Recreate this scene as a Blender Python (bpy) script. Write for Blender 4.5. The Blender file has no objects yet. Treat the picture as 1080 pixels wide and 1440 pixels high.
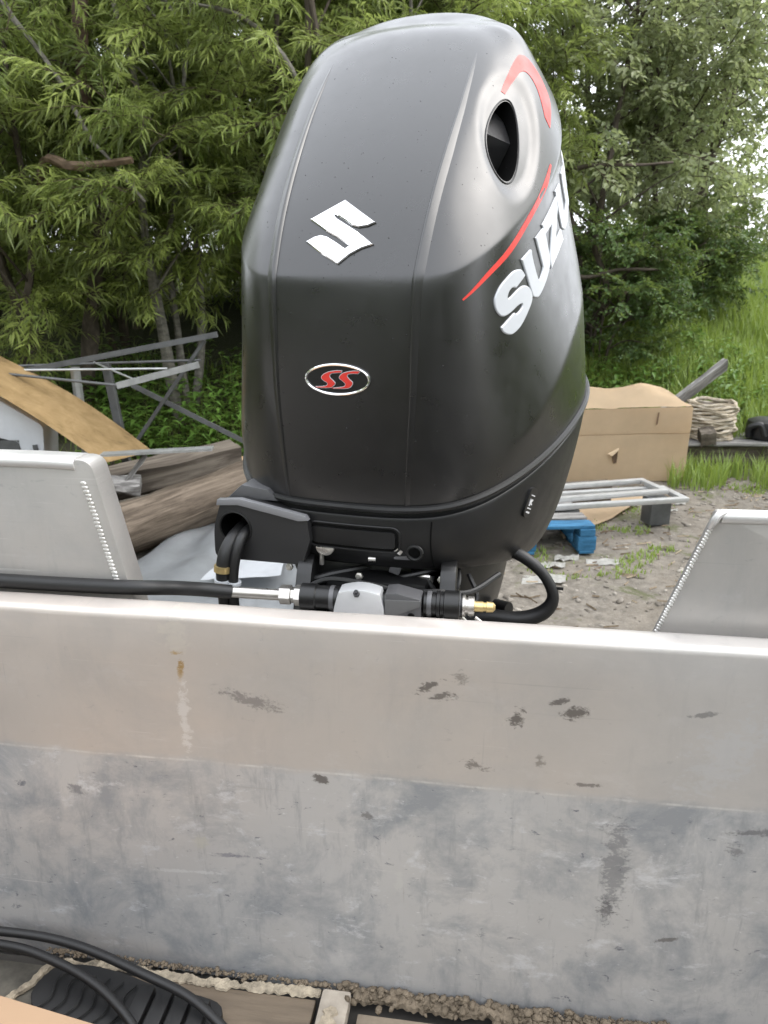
import bpy, bmesh, math, random
import numpy as np
from mathutils import Vector, Matrix, noise
from mathutils.bvhtree import BVHTree
from mathutils.geometry import delaunay_2d_cdt
random.seed(7)
rad = math.radians
S = bpy.context.scene
C = S.collection

# ------------------------------------------------------------------ camera
PITCH = 17.5
cd = bpy.data.cameras.new('camera')
cam = bpy.data.objects.new('camera', cd)
C.objects.link(cam)
cam.location = (0, 0, 1.8)
cam.rotation_euler = (rad(90 - PITCH), 0, 0)
cd.sensor_fit = 'VERTICAL'
cd.sensor_height = 24.0
cd.lens = 24.0 * 1081 / 1440
cd.clip_start = 0.02
cd.clip_end = 800
cd.dof.use_dof = True            # a phone lens: 2.4 mm aperture focused on the motor
cd.dof.focus_distance = 1.1
cd.dof.aperture_fstop = 8.0
S.camera = cam
S.cycles.diffuse_bounces = 6
S.cycles.transmission_bounces = 6

# ------------------------------------------------------------------ sky, sun, exposure
SUN_EL, SUN_AZ = 52, 85            # azimuth clockwise from +Y
W = bpy.data.worlds.new('World')
S.world = W
W.use_nodes = True
wn = W.node_tree.nodes
wl_ = W.node_tree.links
bg = wn['Background']
sky = wn.new('ShaderNodeTexSky')
sky.sky_type = 'NISHITA'
sky.sun_disc = False
sky.sun_elevation = rad(SUN_EL)
sky.sun_rotation = rad(SUN_AZ)
sky.air_density = 1.6
sky.dust_density = 6.0
sky.ozone_density = 0.6
hs = wn.new('ShaderNodeHueSaturation')
hs.inputs['Saturation'].default_value = 0.30
wl_.new(sky.outputs['Color'], hs.inputs['Color'])
# overcast: an even white cloud layer over the clear-sky gradient
cloud = wn.new('ShaderNodeMix')
cloud.data_type = 'RGBA'
cloud.inputs[0].default_value = 0.72
cloud.inputs[7].default_value = (10.0, 10.4, 11.1, 1)
wl_.new(hs.outputs['Color'], cloud.inputs[6])
wl_.new(cloud.outputs[2], bg.inputs['Color'])
bg.inputs['Strength'].default_value = 0.12
sd = bpy.data.lights.new('sun', 'SUN')
sd.energy = 0.6
sd.angle = rad(50)
sd.color = (1.0, 0.94, 0.86)
sun = bpy.data.objects.new('sun', sd)
C.objects.link(sun)
_d = Vector((math.sin(rad(SUN_AZ)) * math.cos(rad(SUN_EL)), math.cos(rad(SUN_AZ)) * math.cos(rad(SUN_EL)), math.sin(rad(SUN_EL))))
sun.rotation_euler = _d.to_track_quat('Z', 'Y').to_euler()
sun.location = _d * 30
S.view_settings.view_transform = 'Standard'
S.view_settings.look = 'None'
S.view_settings.gamma = 1
S.view_settings.use_curve_mapping = False
S.view_settings.exposure = 1.52


# ------------------------------------------------------------------ helpers
def link(name, me, mat=None, parent=None, kind=None, label=None):
    o = bpy.data.objects.new(name, me)
    C.objects.link(o)
    if mat is not None:
        for m in (mat if isinstance(mat, (list, tuple)) else [mat]):
            o.data.materials.append(m)
    if parent is not None:
        o.parent = parent
    if kind:
        o['kind'] = kind
    if label:
        o['label'] = label
    return o


def tag(o, label, cat, group=None, kind=None):
    o['label'] = label
    o['category'] = cat
    if group:
        o['group'] = group
    if kind:
        o['kind'] = kind
    return o


def empty(name, loc=(0, 0, 0), rz=0.0, label=None, cat=None, group=None):
    o = bpy.data.objects.new(name, None)
    C.objects.link(o)
    o.empty_display_size = 0.1
    o.location = loc
    o.rotation_euler = (0, 0, rz)
    if label:
        tag(o, label, cat, group)
    return o


def sharpen(bm, ang=38):
    bm.normal_update()
    for f in bm.faces:
        f.smooth = True
    for e in bm.edges:
        if len(e.link_faces) == 2 and e.calc_face_angle(0) > rad(ang):
            e.smooth = False


def to_mesh(bm, name, ang=38):
    sharpen(bm, ang)
    me = bpy.data.meshes.new(name)
    bm.to_mesh(me)
    bm.free()
    return me


def mesh(name, bm, mat=None, parent=None, kind=None, label=None, ang=38):
    return link(name, to_mesh(bm, name, ang), mat, parent, kind, label)


def box(bm, c, s, rot=None, bev=0.0, mi=0):
    b2 = bmesh.new()
    bmesh.ops.create_cube(b2, size=1)
    for v in b2.verts:
        v.co = Vector((v.co.x * s[0], v.co.y * s[1], v.co.z * s[2]))
    if bev > 0:
        bmesh.ops.bevel(b2, geom=list(b2.edges), offset=bev, segments=2, affect='EDGES', profile=0.6)
    M = Matrix.Translation(Vector(c))
    if rot is not None:
        M = M @ (rot.to_4x4() if isinstance(rot, Matrix) else Matrix(rot))
    merge(bm, b2, M, mi)


def merge(bm, b2, M=None, mi=None):
    vs = [bm.verts.new((M @ v.co) if M is not None else v.co) for v in b2.verts]
    b2.verts.index_update()
    for f in b2.faces:
        try:
            nf = bm.faces.new([vs[v.index] for v in f.verts])
            nf.material_index = f.material_index if mi is None else mi
        except ValueError:
            pass
    b2.free()


def catmull(pts, n=8):
    P = [Vector(p) for p in pts]
    if len(P) < 3:
        return P
    out = []
    for i in range(len(P) - 1):
        p0 = P[i - 1] if i > 0 else P[0] * 2 - P[1]
        p1, p2 = P[i], P[i + 1]
        p3 = P[i + 2] if i + 2 < len(P) else P[-1] * 2 - P[-2]
        for k in range(n):
            t = k / n
            out.append(0.5 * ((2 * p1) + (-p0 + p2) * t + (2 * p0 - 5 * p1 + 4 * p2 - p3) * t * t + (-p0 + 3 * p1 - 3 * p2 + p3) * t ** 3))
    out.append(P[-1])
    return out


def tube(bm, pts, r, seg=10, smooth=6, cap=True, jitter=0.0, mi=0):
    """swept tube; r is a number or a list of radii along pts"""
    n0 = len(pts)
    path = catmull(pts, smooth) if smooth and n0 > 2 else [Vector(p) for p in pts]
    if isinstance(r, (list, tuple)):
        rr = [float(np.interp(i / max(1, len(path) - 1) * (n0 - 1), range(n0), r)) for i in range(len(path))]
    else:
        rr = [r] * len(path)
    rings = []
    up = Vector((0, 0, 1))
    prev = None
    for i, p in enumerate(path):
        t = (path[min(i + 1, len(path) - 1)] - path[max(i - 1, 0)]).normalized()
        if prev is None:
            a = t.cross(up)
            if a.length < 1e-3:
                a = t.cross(Vector((1, 0, 0)))
            a.normalize()
        else:
            a = (prev - t * prev.dot(t)).normalized()
        prev = a
        b = t.cross(a)
        ring = []
        for k in range(seg):
            an = 2 * math.pi * k / seg
            q = rr[i] * (1 + (jitter * noise.noise((p + a * math.cos(an) + b * math.sin(an)) * 7.3) if jitter else 0))
            ring.append(bm.verts.new(p + (a * math.cos(an) + b * math.sin(an)) * q))
        rings.append(ring)
    for i in range(len(rings) - 1):
        for k in range(seg):
            f = bm.faces.new([rings[i][k], rings[i][(k + 1) % seg], rings[i + 1][(k + 1) % seg], rings[i + 1][k]])
            f.material_index = mi
    if cap:
        for rg in (list(reversed(rings[0])), rings[-1]):
            f = bm.faces.new(rg)
            f.material_index = mi


def lathe(bm, prof, axis_o, axis_d, seg=20, mi=0):
    """prof: list of (distance along axis, radius)"""
    d = Vector(axis_d).normalized()
    a = d.cross(Vector((0, 0, 1)))
    if a.length < 1e-3:
        a = d.cross(Vector((1, 0, 0)))
    a.normalize()
    b = d.cross(a)
    o = Vector(axis_o)
    rings = []
    for s, r in prof:
        rings.append([bm.verts.new(o + d * s + (a * math.cos(2 * math.pi * k / seg) + b * math.sin(2 * math.pi * k / seg)) * max(r, 1e-4)) for k in range(seg)])
    for i in range(len(rings) - 1):
        for k in range(seg):
            f = bm.faces.new([rings[i][k], rings[i][(k + 1) % seg], rings[i + 1][(k + 1) % seg], rings[i + 1][k]])
            f.material_index = mi
    bm.faces.new(list(reversed(rings[0]))).material_index = mi
    bm.faces.new(rings[-1]).material_index = mi


def prism(bm, poly, thick, M=None, bev=0.0, mi=0):
    """poly: 2D outline in the local XZ plane, extruded along +Y by thick"""
    b2 = bmesh.new()
    a = [b2.verts.new((p[0], 0, p[1])) for p in poly]
    b = [b2.verts.new((p[0], thick, p[1])) for p in poly]
    n = len(poly)
    b2.faces.new(a)
    b2.faces.new(list(reversed(b)))
    for i in range(n):
        b2.faces.new([a[(i + 1) % n], a[i], b[i], b[(i + 1) % n]])
    bmesh.ops.recalc_face_normals(b2, faces=b2.faces)
    if bev > 0:
        bmesh.ops.bevel(b2, geom=list(b2.edges), offset=bev, segments=2, affect='EDGES', profile=0.6)
    merge(bm, b2, M, mi)


def boolean(o, cutter, op='DIFFERENCE'):
    m = o.modifiers.new('cut', 'BOOLEAN')
    m.object = cutter
    m.operation = op
    m.solver = 'EXACT'
    m.material_mode = 'TRANSFER'
    dg = bpy.context.evaluated_depsgraph_get()
    me = bpy.data.meshes.new_from_object(o.evaluated_get(dg))
    o.modifiers.clear()
    o.data = me
    bpy.data.objects.remove(cutter)


def raw(name, V, F, mat, parent=None, kind=None, smooth=False):
    me = bpy.data.meshes.new(name)
    me.from_pydata([tuple(v) for v in V], [], F)
    if smooth:
        me.polygons.foreach_set('use_smooth', [True] * len(me.polygons))
    return link(name, me, mat, parent, kind)


# ------------------------------------------------------------------ materials
class NT:
    def __init__(self, name):
        self.m = bpy.data.materials.new(name)
        self.m.use_nodes = True
        self.t = self.m.node_tree
        self.n = self.t.nodes
        self.b = self.n['Principled BSDF']

    def add(self, typ, **kw):
        x = self.n.new(typ)
        for k, v in kw.items():
            if k.startswith('i_'):
                x.inputs[int(k[2:])].default_value = v
            else:
                setattr(x, k, v)
        return x

    def l(self, a, b):
        self.t.links.new(a, b)

    def coord(self, kind='Object', scale=(1, 1, 1), rot=(0, 0, 0)):
        tc = self.add('ShaderNodeTexCoord')
        mp = self.add('ShaderNodeMapping')
        mp.inputs['Scale'].default_value = scale
        mp.inputs['Rotation'].default_value = rot
        self.l(tc.outputs[kind], mp.inputs['Vector'])
        return mp.outputs['Vector']

    def noise(self, vec, scale=5, detail=5, rough=0.55, dist=0.0):
        x = self.add('ShaderNodeTexNoise')
        x.inputs['Scale'].default_value = scale
        x.inputs['Detail'].default_value = detail
        x.inputs['Roughness'].default_value = rough
        x.inputs['Distortion'].default_value = dist
        if vec is not None:
            self.l(vec, x.inputs['Vector'])
        return x.outputs['Fac']

    def ramp(self, fac, stops):
        x = self.add('ShaderNodeValToRGB')
        e = x.color_ramp.elements
        while len(e) > 1:
            e.remove(e[-1])
        e[0].position = stops[0][0]
        e[0].color = col(stops[0][1])
        for p, c in stops[1:]:
            q = e.new(p)
            q.color = col(c)
        self.l(fac, x.inputs['Fac'])
        return x.outputs['Color']

    def mix(self, a, b, fac, mode='MIX'):
        x = self.add('ShaderNodeMix', data_type='RGBA', blend_type=mode)
        for sock, v in ((6, a), (7, b), (0, fac)):
            if hasattr(v, 'is_linked') or hasattr(v, 'links'):
                self.l(v, x.inputs[sock])
            elif sock == 0:
                x.inputs[0].default_value = v
            else:
                x.inputs[sock].default_value = col(v)
        return x.outputs[2]

    def math(self, op, a, b=None, clamp=False):
        x = self.add('ShaderNodeMath', operation=op, use_clamp=clamp)
        for i, v in enumerate((a, b)):
            if v is None:
                continue
            if hasattr(v, 'links'):
                self.l(v, x.inputs[i])
            else:
                x.inputs[i].default_value = v
        return x.outputs[0]

    def rng(self, v, a, b, c=0.0, d=1.0, smooth=False):
        x = self.add('ShaderNodeMapRange')
        if smooth:
            x.interpolation_type = 'SMOOTHSTEP'
        self.l(v, x.inputs[0])
        for i, q in enumerate((a, b, c, d)):
            x.inputs[i + 1].default_value = q
        return x.outputs[0]

    def bump(self, h, strength=0.3, dist=0.01):
        x = self.add('ShaderNodeBump')
        x.inputs['Strength'].default_value = strength
        x.inputs['Distance'].default_value = dist
        self.l(h, x.inputs['Height'])
        self.l(x.outputs['Normal'], self.b.inputs['Normal'])

    def set(self, **kw):
        names = dict(base='Base Color', rough='Roughness', metal='Metallic', spec='Specular IOR Level', coat='Coat Weight', coatr='Coat Roughness', trans='Transmission Weight', sheen='Sheen Weight')
        for k, v in kw.items():
            s = self.b.inputs[names[k]]
            if hasattr(v, 'links'):
                self.l(v, s)
            elif k == 'base':
                s.default_value = col(v)
            else:
                s.default_value = v
        return self


def col(c):
    if isinstance(c, (int, float)):
        return (c, c, c, 1)
    return tuple(c) if len(c) == 4 else (*c, 1)


def simple(name, base, rough=0.5, metal=0.0, var=0.25, scale=12, bump=0.0, spec=0.5, stretch=(1, 1, 1)):
    t = NT(name)
    v = t.coord('Object', stretch)
    n = t.noise(v, scale, 6, 0.6)
    b = np.array(base if not isinstance(base, (int, float)) else (base,) * 3)
    c = t.ramp(n, [(0.25, tuple(b * (1 - var))), (0.5, tuple(b)), (0.78, tuple(np.minimum(b * (1 + var), 0.95)))])
    t.set(base=c, metal=metal, spec=spec, rough=t.rng(t.noise(v, scale * 2.3, 4), 0.3, 0.7, max(rough - 0.08, 0.02), min(rough + 0.1, 1)))
    if bump:
        t.bump(t.noise(v, scale * 4, 6), bump, 0.004)
    return t.m

# ================================================================== SETTING
def hgt(x, y):
    """bank behind the yard: flat gravel in front, rising behind"""
    edge = 7.35 + 0.25 * math.sin(x * 1.3) + 0.15 * math.sin(x * 3.1 + 1)
    if x < 1.2:
        edge -= 0.7 * min(1, (1.2 - x) / 2)
    t = max(0.0, y - edge)
    z = 1.75 * (1 - math.exp(-t / 3.6)) + 0.02 * t
    if t > 9:
        z -= 0.0
    return z


def ghgt(x, y):
    z = hgt(x, y)
    z += 0.020 * noise.noise((x * 1.1, y * 1.1, 0)) + 0.016 * noise.noise((x * 4.1, y * 4.1, 3)) + 0.009 * noise.noise((x * 11, y * 11, 5))
    return z - 0.02


def ground():
    xs = np.concatenate([np.linspace(-300, -12, 12, endpoint=False), np.linspace(-12, -3.5, 30, endpoint=False), np.linspace(-3.5, 5.5, 150, endpoint=False), np.linspace(5.5, 14, 40, endpoint=False), np.linspace(14, 300, 14)])
    ys = np.concatenate([np.linspace(-200, -2, 8, endpoint=False), np.linspace(-2, 3, 12, endpoint=False), np.linspace(3, 7.8, 110, endpoint=False), np.linspace(7.8, 16, 60, endpoint=False), np.linspace(16, 300, 16)])
    V = [(x, y, ghgt(x, y)) for y in ys for x in xs]
    nx = len(xs)
    F = [(j * nx + i, j * nx + i + 1, (j + 1) * nx + i + 1, (j + 1) * nx + i) for j in range(len(ys) - 1) for i in range(nx - 1)]
    t = NT('dirt_gravel')
    v = t.coord('Object')
    n1 = t.noise(v, 0.9, 8, 0.65)
    n2 = t.noise(v, 14, 8, 0.7)
    c = t.ramp(n2, [(0.25, (0.085, 0.076, 0.064)), (0.5, (0.172, 0.154, 0.131)), (0.75, (0.27, 0.244, 0.21))])
    c = t.mix(c, (0.225, 0.19, 0.148), t.rng(n1, 0.5, 0.7, 0, 0.6))
    moss = t.rng(t.noise(v, 2.6, 7, 0.7, 0.6), 0.56, 0.63, 0, 0.85)
    c = t.mix(c, (0.095, 0.10, 0.05), moss)
    soil = t.add('ShaderNodeSeparateXYZ')
    t.l(v, soil.inputs[0])
    c = t.mix(c, (0.045, 0.05, 0.022), t.rng(soil.outputs[2], 0.05, 0.3))
    vo = t.add('ShaderNodeTexVoronoi')
    vo.inputs['Scale'].default_value = 60
    t.l(v, vo.inputs['Vector'])
    c = t.mix(c, (0.34, 0.32, 0.30), t.rng(vo.outputs['Distance'], 0.22, 0.12, 0, 0.5))
    t.set(base=c, rough=0.95, spec=0.2)
    t.bump(n2, 0.8, 0.03)
    raw('ground', V, F, t.m, kind='structure', smooth=True)


ground()


# ------------------------------------------------------------------ vegetation
def leaf_mat(name, dark, light, under, tr=0.35):
    t = NT(name)
    oi = t.add('ShaderNodeObjectInfo')
    geo = t.add('ShaderNodeNewGeometry')
    c = t.ramp(oi.outputs['Random'], [(0.0, dark), (0.55, tuple((np.array(dark) + np.array(light)) / 2)), (1.0, light)])
    n = t.noise(t.coord('Object'), 9, 2)
    c = t.mix(c, tuple(np.array(light) * 1.25), t.rng(n, 0.45, 0.75, 0, 0.6))
    c = t.mix(c, under, t.math('MULTIPLY', geo.outputs['Backfacing'], 0.55))
    t.set(base=c, rough=0.42, spec=0.45)
    trn = t.add('ShaderNodeBsdfTranslucent')
    t.l(t.mix(c, (0.5, 0.62, 0.08), 0.3), trn.inputs['Color'])
    mx = t.add('ShaderNodeMixShader')
    mx.inputs[0].default_value = tr
    t.l(t.b.outputs[0], mx.inputs[1])
    t.l(trn.outputs[0], mx.inputs[2])
    t.l(mx.outputs[0], t.n['Material Output'].inputs[0])
    return t.m


M_bark = simple('bark_grey', (0.085, 0.07, 0.056), 0.9, var=0.5, scale=22, bump=0.6, spec=0.2, stretch=(1, 1, 0.25))
M_birch = simple('birch_bark', (0.15, 0.14, 0.12), 0.85, var=0.6, scale=16, bump=0.4, spec=0.2, stretch=(1, 1, 2.2))
M_twig = simple('twig_bark', (0.075, 0.06, 0.04), 0.85, spec=0.2)
M_willow = leaf_mat('willow_leaf', (0.125, 0.178, 0.040), (0.32, 0.375, 0.10), (0.22, 0.26, 0.14), .5)
M_alder = leaf_mat('alder_leaf', (0.19, 0.235, 0.12), (0.38, 0.41, 0.24), (0.36, 0.39, 0.28), .5)
M_shrub = leaf_mat('shrub_leaf', (0.042, 0.085, 0.025), (0.11, 0.18, 0.052), (0.10, 0.14, 0.07))
M_grass = leaf_mat('grass_blade', (0.17, 0.25, 0.045), (0.30, 0.39, 0.09), (0.21, 0.29, 0.08), 0.3)
M_herb = leaf_mat('herb_leaf', (0.055, 0.12, 0.022), (0.12, 0.22, 0.04), (0.13, 0.2, 0.07))


def add_leaf(V, F, MI, p, d, nrm, L, w, droop, wide=0.42):
    d = d.normalized()
    s = d.cross(nrm)
    if s.length < 1e-4:
        s = Vector((1, 0, 0))
    s.normalize()
    n = s.cross(d).normalized()
    i = len(V)
    m = p + d * (L * wide) - n * (w * 0.25)
    V += [p, m + s * (w / 2) + n * (w * 0.25), m, m - s * (w / 2) + n * (w * 0.25), p + d * L - Vector((0, 0, droop * L))]
    F += [(i, i + 1, i + 2), (i, i + 2, i + 3), (i + 1, i + 4, i + 2), (i + 2, i + 4, i + 3)]
    MI += [1] * 4


def twig_mesh(name, rnd, L, nl, leaf, w, droop, mats, subs=3, spread=50, wide=0.42):
    """a branchlet along +X with side shoots; leaf-bearing"""
    V, F, MI = [], [], []

    def stem(p0, d0, Ls, n_leaf, r):
        pts = [p0]
        d = d0.normalized()
        nseg = 6
        for k in range(nseg):
            d = (d + Vector((rnd.uniform(-.14, .14), rnd.uniform(-.14, .14), rnd.uniform(-.12, .08) - droop * 0.12))).normalized()
            pts.append(pts[-1] + d * (Ls / nseg))
        ring0 = None
        for k, p in enumerate(pts):
            t = (pts[min(k + 1, nseg)] - pts[max(k - 1, 0)]).normalized()
            a = t.cross(Vector((0, 0, 1)))
            a = a.normalized() if a.length > 1e-3 else Vector((0, 1, 0))
            b = t.cross(a)
            rr = r * (1 - 0.75 * k / nseg)
            i = len(V)
            V.extend([p + a * rr, p - a * rr * 0.5 + b * rr * 0.87, p - a * rr * 0.5 - b * rr * 0.87])
            if ring0 is not None:
                for q in range(3):
                    F.append((ring0 + q, ring0 + (q + 1) % 3, i + (q + 1) % 3, i + q))
                    MI.append(0)
            ring0 = i
        for q in range(n_leaf):
            u = (q + rnd.random()) / n_leaf * 0.88 + 0.12
            x = u * nseg
            k = min(int(x), nseg - 1)
            p = pts[k].lerp(pts[k + 1], x - k)
            t = (pts[k + 1] - pts[k]).normalized()
            a = t.cross(Vector((0, 0, 1)))
            a = a.normalized() if a.length > 1e-3 else Vector((0, 1, 0))
            b = t.cross(a)
            an = rnd.uniform(0, 2 * math.pi) if rnd.random() < 0.45 else (0 if q % 2 else math.pi) + rnd.uniform(-.5, .5)
            side = a * math.cos(an) + b * math.sin(an)
            sp = rad(spread + rnd.uniform(-20, 20))
            dd = t * math.cos(sp) + side * math.sin(sp)
            nn = Vector((rnd.uniform(-.5, .5), rnd.uniform(-.5, .5), 1.0))
            sc = rnd.uniform(0.65, 1.15)
            add_leaf(V, F, MI, p, dd, nn, leaf * sc, w * sc * rnd.uniform(.8, 1.15), rnd.uniform(0.1, 0.5) * droop, wide)
        return pts

    pts = stem(Vector((0, 0, 0)), Vector((1, 0, 0.15)), L, nl, L * 0.010)
    for s in range(subs):
        k = rnd.randint(1, 4)
        dd = Vector((1, rnd.choice((-1, 1)) * rnd.uniform(.5, 1.1), rnd.uniform(-.5, .6)))
        stem(pts[k], dd, L * rnd.uniform(.4, .65), int(nl * 0.6), L * 0.006)
    me = bpy.data.meshes.new(name)
    me.from_pydata([tuple(v) for v in V], [], F)
    for m in mats:
        me.materials.append(m)
    me.polygons.foreach_set('material_index', MI)
    return me


_r = random.Random(11)
WILLOW = [twig_mesh('willow_branch', _r, 0.52, 34, 0.098, 0.0165, 1.0, (M_twig, M_willow), 3, 48, 0.4) for _ in range(6)]
ALDER = [twig_mesh('alder_branch', _r, 0.50, 20, 0.066, 0.036, 0.7, (M_twig, M_alder), 4, 60, 0.5) for _ in range(6)]
SHRUB = [twig_mesh('shrub_branch', _r, 0.40, 20, 0.055, 0.034, 0.6, (M_twig, M_shrub), 4, 60, 0.5) for _ in range(5)]


def tree(name, label, cat, group, base, h, spread, meshes, nclump, per, zmin=0.25, lean=(0, 0), stems=2, seed=0, r0=0.06, bark=None, scale=1.0, csize=0.5):
    rnd = random.Random(seed)
    x, y = base
    root = empty(name, (x, y, hgt(x, y) - 0.06), 0, label, cat, group)
    bark = bark or M_bark
    limbs_pts = []
    for s in range(stems):
        bm = bmesh.new()
        an = rnd.uniform(0, 6.28)
        top = Vector((lean[0] + math.cos(an) * spread * .35, lean[1] + math.sin(an) * spread * .35, h * rnd.uniform(.8, .98)))
        st = Vector((math.cos(an) * r0 * 1.3, math.sin(an) * r0 * 1.3, 0)) if stems > 1 else Vector((0, 0, 0))
        pts = [st]
        for k in range(1, 6):
            t = k / 5
            pts.append(st.lerp(top, t) + Vector((rnd.uniform(-1, 1), rnd.uniform(-1, 1), 0)) * spread * 0.09)
        q = rnd.uniform(.75, 1.1)
        tube(bm, pts, [r0 * q * (1 - 0.85 * k / 5) for k in range(6)], 9, 5, True, 0.5)
        mesh('trunk', bm, bark, root)
        limbs_pts.append(catmull(pts, 5))
    centers = []
    tries = 0
    while len(centers) < nclump and tries < 4000:
        tries += 1
        v = Vector((rnd.uniform(-1, 1), rnd.uniform(-1, 1), rnd.uniform(-1, 1)))
        if not 0.25 < v.length < 1:
            continue
        z = (zmin + (1 - zmin) * (v.z * .5 + .5)) * h
        wz = 1.0 - 0.35 * abs(z / h - .5)
        p = Vector((lean[0] * z / h + v.x * spread * wz, lean[1] * z / h + v.y * spread * wz, z))
        if all((p - c).length > csize * 0.75 for c in centers) or tries > 3000:
            centers.append(p)
    bm = bmesh.new()
    for p in centers:
        lp = rnd.choice(limbs_pts)
        best = min((q for q in lp if q.z < p.z + 0.05) if p.z > 0.3 else lp[:2], key=lambda q: (q - p).length + abs(q.z - p.z * 0.65) * 0.6)
        mid = best.lerp(p, .5) + Vector((rnd.uniform(-.1, .1), rnd.uniform(-.1, .1), rnd.uniform(0, .18)))
        ln = (best - p).length
        tube(bm, [best, mid, p], [0.007 + 0.006 * ln, 0.007 + 0.004 * ln, 0.004], 5, 4, False, 0.3)
    mesh('limb', bm, bark, root)
    n = 0
    for p in centers:
        axis = Vector((p.x - lean[0] * p.z / h, p.y - lean[1] * p.z / h, 0))
        for k in range(per):
            if n >= 299:
                break
            d = Vector((rnd.gauss(0, 1), rnd.gauss(0, 1), rnd.gauss(0.1, .55)))
            d = d.normalized() + axis.normalized() * 0.35
            o = bpy.data.objects.new('leafy_branch', rnd.choice(meshes))
            C.objects.link(o)
            o.parent = root
            o.location = p + Vector((rnd.gauss(0, .10), rnd.gauss(0, .10), rnd.gauss(0, .09))) * csize * 2
            o.rotation_mode = 'QUATERNION'
            qd = d.to_track_quat('X', 'Z')
            o.rotation_quaternion = qd @ Matrix.Rotation(rnd.uniform(-.6, .6), 3, 'X').to_quaternion()
            s = scale * rnd.uniform(.75, 1.25)
            o.scale = (s, s, s)
            n += 1
    return root


def woods(name, label, spots, meshes, mats, seed, scale):
    """a far wood that reads as one mass: branchlets joined into a single object"""
    rnd = random.Random(seed)
    VV, LL, MM = [], [], []
    nv = 0
    src = []
    for me in meshes:
        co = np.empty(len(me.vertices) * 3)
        me.vertices.foreach_get('co', co)
        src.append((co.reshape(-1, 3), [tuple(p.vertices) for p in me.polygons], [p.material_index for p in me.polygons]))
    for p in spots:
        co, fs, mi = src[rnd.randrange(len(src))]
        d = Vector((rnd.gauss(0, 1), rnd.gauss(0, 1), rnd.gauss(0, .5))).normalized()
        R_ = np.array((d.to_track_quat('X', 'Z').to_matrix() @ Matrix.Rotation(rnd.uniform(-.6, .6), 3, 'X')) * (scale * rnd.uniform(.8, 1.3)))
        VV.append(co @ R_.T + np.array(p))
        LL += [tuple(k + nv for k in f) for f in fs]
        MM += mi
        nv += len(co)
    me = bpy.data.meshes.new(name)
    me.from_pydata(np.concatenate(VV), [], LL)
    for m in mats:
        me.materials.append(m)
    me.polygons.foreach_set('material_index', MM)
    o = link(name, me, None, None, 'stuff')
    return tag(o, label, 'wood')


def massif(n, xr, yr, zr, seed, top=None):
    rnd = random.Random(seed)
    out = []
    while len(out) < n:
        x, y = rnd.uniform(*xr), rnd.uniform(*yr)
        z = rnd.uniform(*zr)
        if top and z > top(x):
            continue
        if noise.noise((x * .55, y * .3, z * .55 + seed)) < -.22:
            continue
        out.append((x, y, hgt(x, y) + z))
    return out


woods('dark_wood', 'dark wood closing the view behind the willows on the left', massif(1500, (-9, 2.2), (11.2, 13.0), (0, 7.5), 3), WILLOW[:3], (M_twig, M_willow), 5, 2.0)
woods('pale_wood', 'pale far wood behind the trees on the right bank', massif(260, (2.2, 13), (17.5, 19.5), (0, 8.5), 4, lambda x: 5.2 - .36 * x), ALDER[:3], (M_twig, M_alder), 6, 2.4)
def ring(n, seed):
    rnd = random.Random(seed)
    out = []
    while len(out) < n:
        an = rnd.uniform(100, 440)            # all round the yard except the view ahead
        if an > 330 and an < 360 + 40 or an > 400:
            pass
        az = rad(an)
        r = rnd.uniform(9.5, 12.5)
        x, y = r * math.sin(az), r * math.cos(az) - 1
        if y > 5.5 and -8 < x < 9:
            continue
        z = rnd.uniform(0, 6.5)
        if noise.noise((x * .4, y * .4, z * .5 + seed)) < -.25:
            continue
        out.append((x, y, max(0, hgt(x, y)) + z))
    return out


woods('unseen_wood', 'unseen wood added round the yard to darken reflections on the engine cover', ring(2200, 6), WILLOW[:2] + ALDER[:1], (M_twig, M_willow), 7, 3.0)  # out-of-view trees, added so the engine cover reflects something dark

G_W = 'willows of the thicket behind the scrap pile'
G_A = 'pale green trees on the right bank'
_w = [(-4.3, 7.7, 5.0, .10, 2, 'willow at the far left edge, its crown cut off by the frame'),
      (-3.35, 7.35, 4.9, .20, 2, 'slender leafed willow above the tan board at the left'),
      (-2.75, 8.3, 5.6, .06, 2, 'willow just behind the slender one above the tan board'),
      (-1.95, 7.5, 5.0, .25, 3, 'willow directly behind the metal rack, with thin pale stems'),
      (-1.35, 8.4, 5.8, .05, 2, 'willow behind the pale stemmed one, between rack and engine'),
      (-0.72, 7.7, 5.3, .15, 3, 'willow whose branches hang beside the left edge of the black engine cover'),
      (0.15, 8.6, 5.8, .2, 2, 'willow hidden mostly behind the engine cover, upper left of it'),
      (1.05, 9.4, 6.0, .25, 2, 'willow showing just above the top of the black engine cover')]
_wt = []
for i, (x, y, h, zm, st, lb) in enumerate(_w):
    _wt.append(tree('willow_tree', lb, 'willow', G_W, (x, y), h, 1.05, WILLOW, 29, 10, zm, (0.05, -.45), st, 1 + i, .055, M_birch if i in (3, 6) else None, 1.08, .46))
for i, (x, y, lb) in enumerate([(-4.9, 9.8, 'dark shaded willow at the back, far left of the thicket'), (-3.2, 10.0, 'dark shaded willow behind the leftmost front willows'), (-1.5, 10.2, 'dark shaded willow deep behind the metal rack'), (0.3, 10.8, 'dark willow far behind the engine cover')]):
    tree('willow_tree', lb, 'willow', G_W, (x, y), 6.6, 1.5, WILLOW, 29, 10, .06, (0, 0), 2, 20 + i, .08, None, 1.5, .6)
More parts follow.
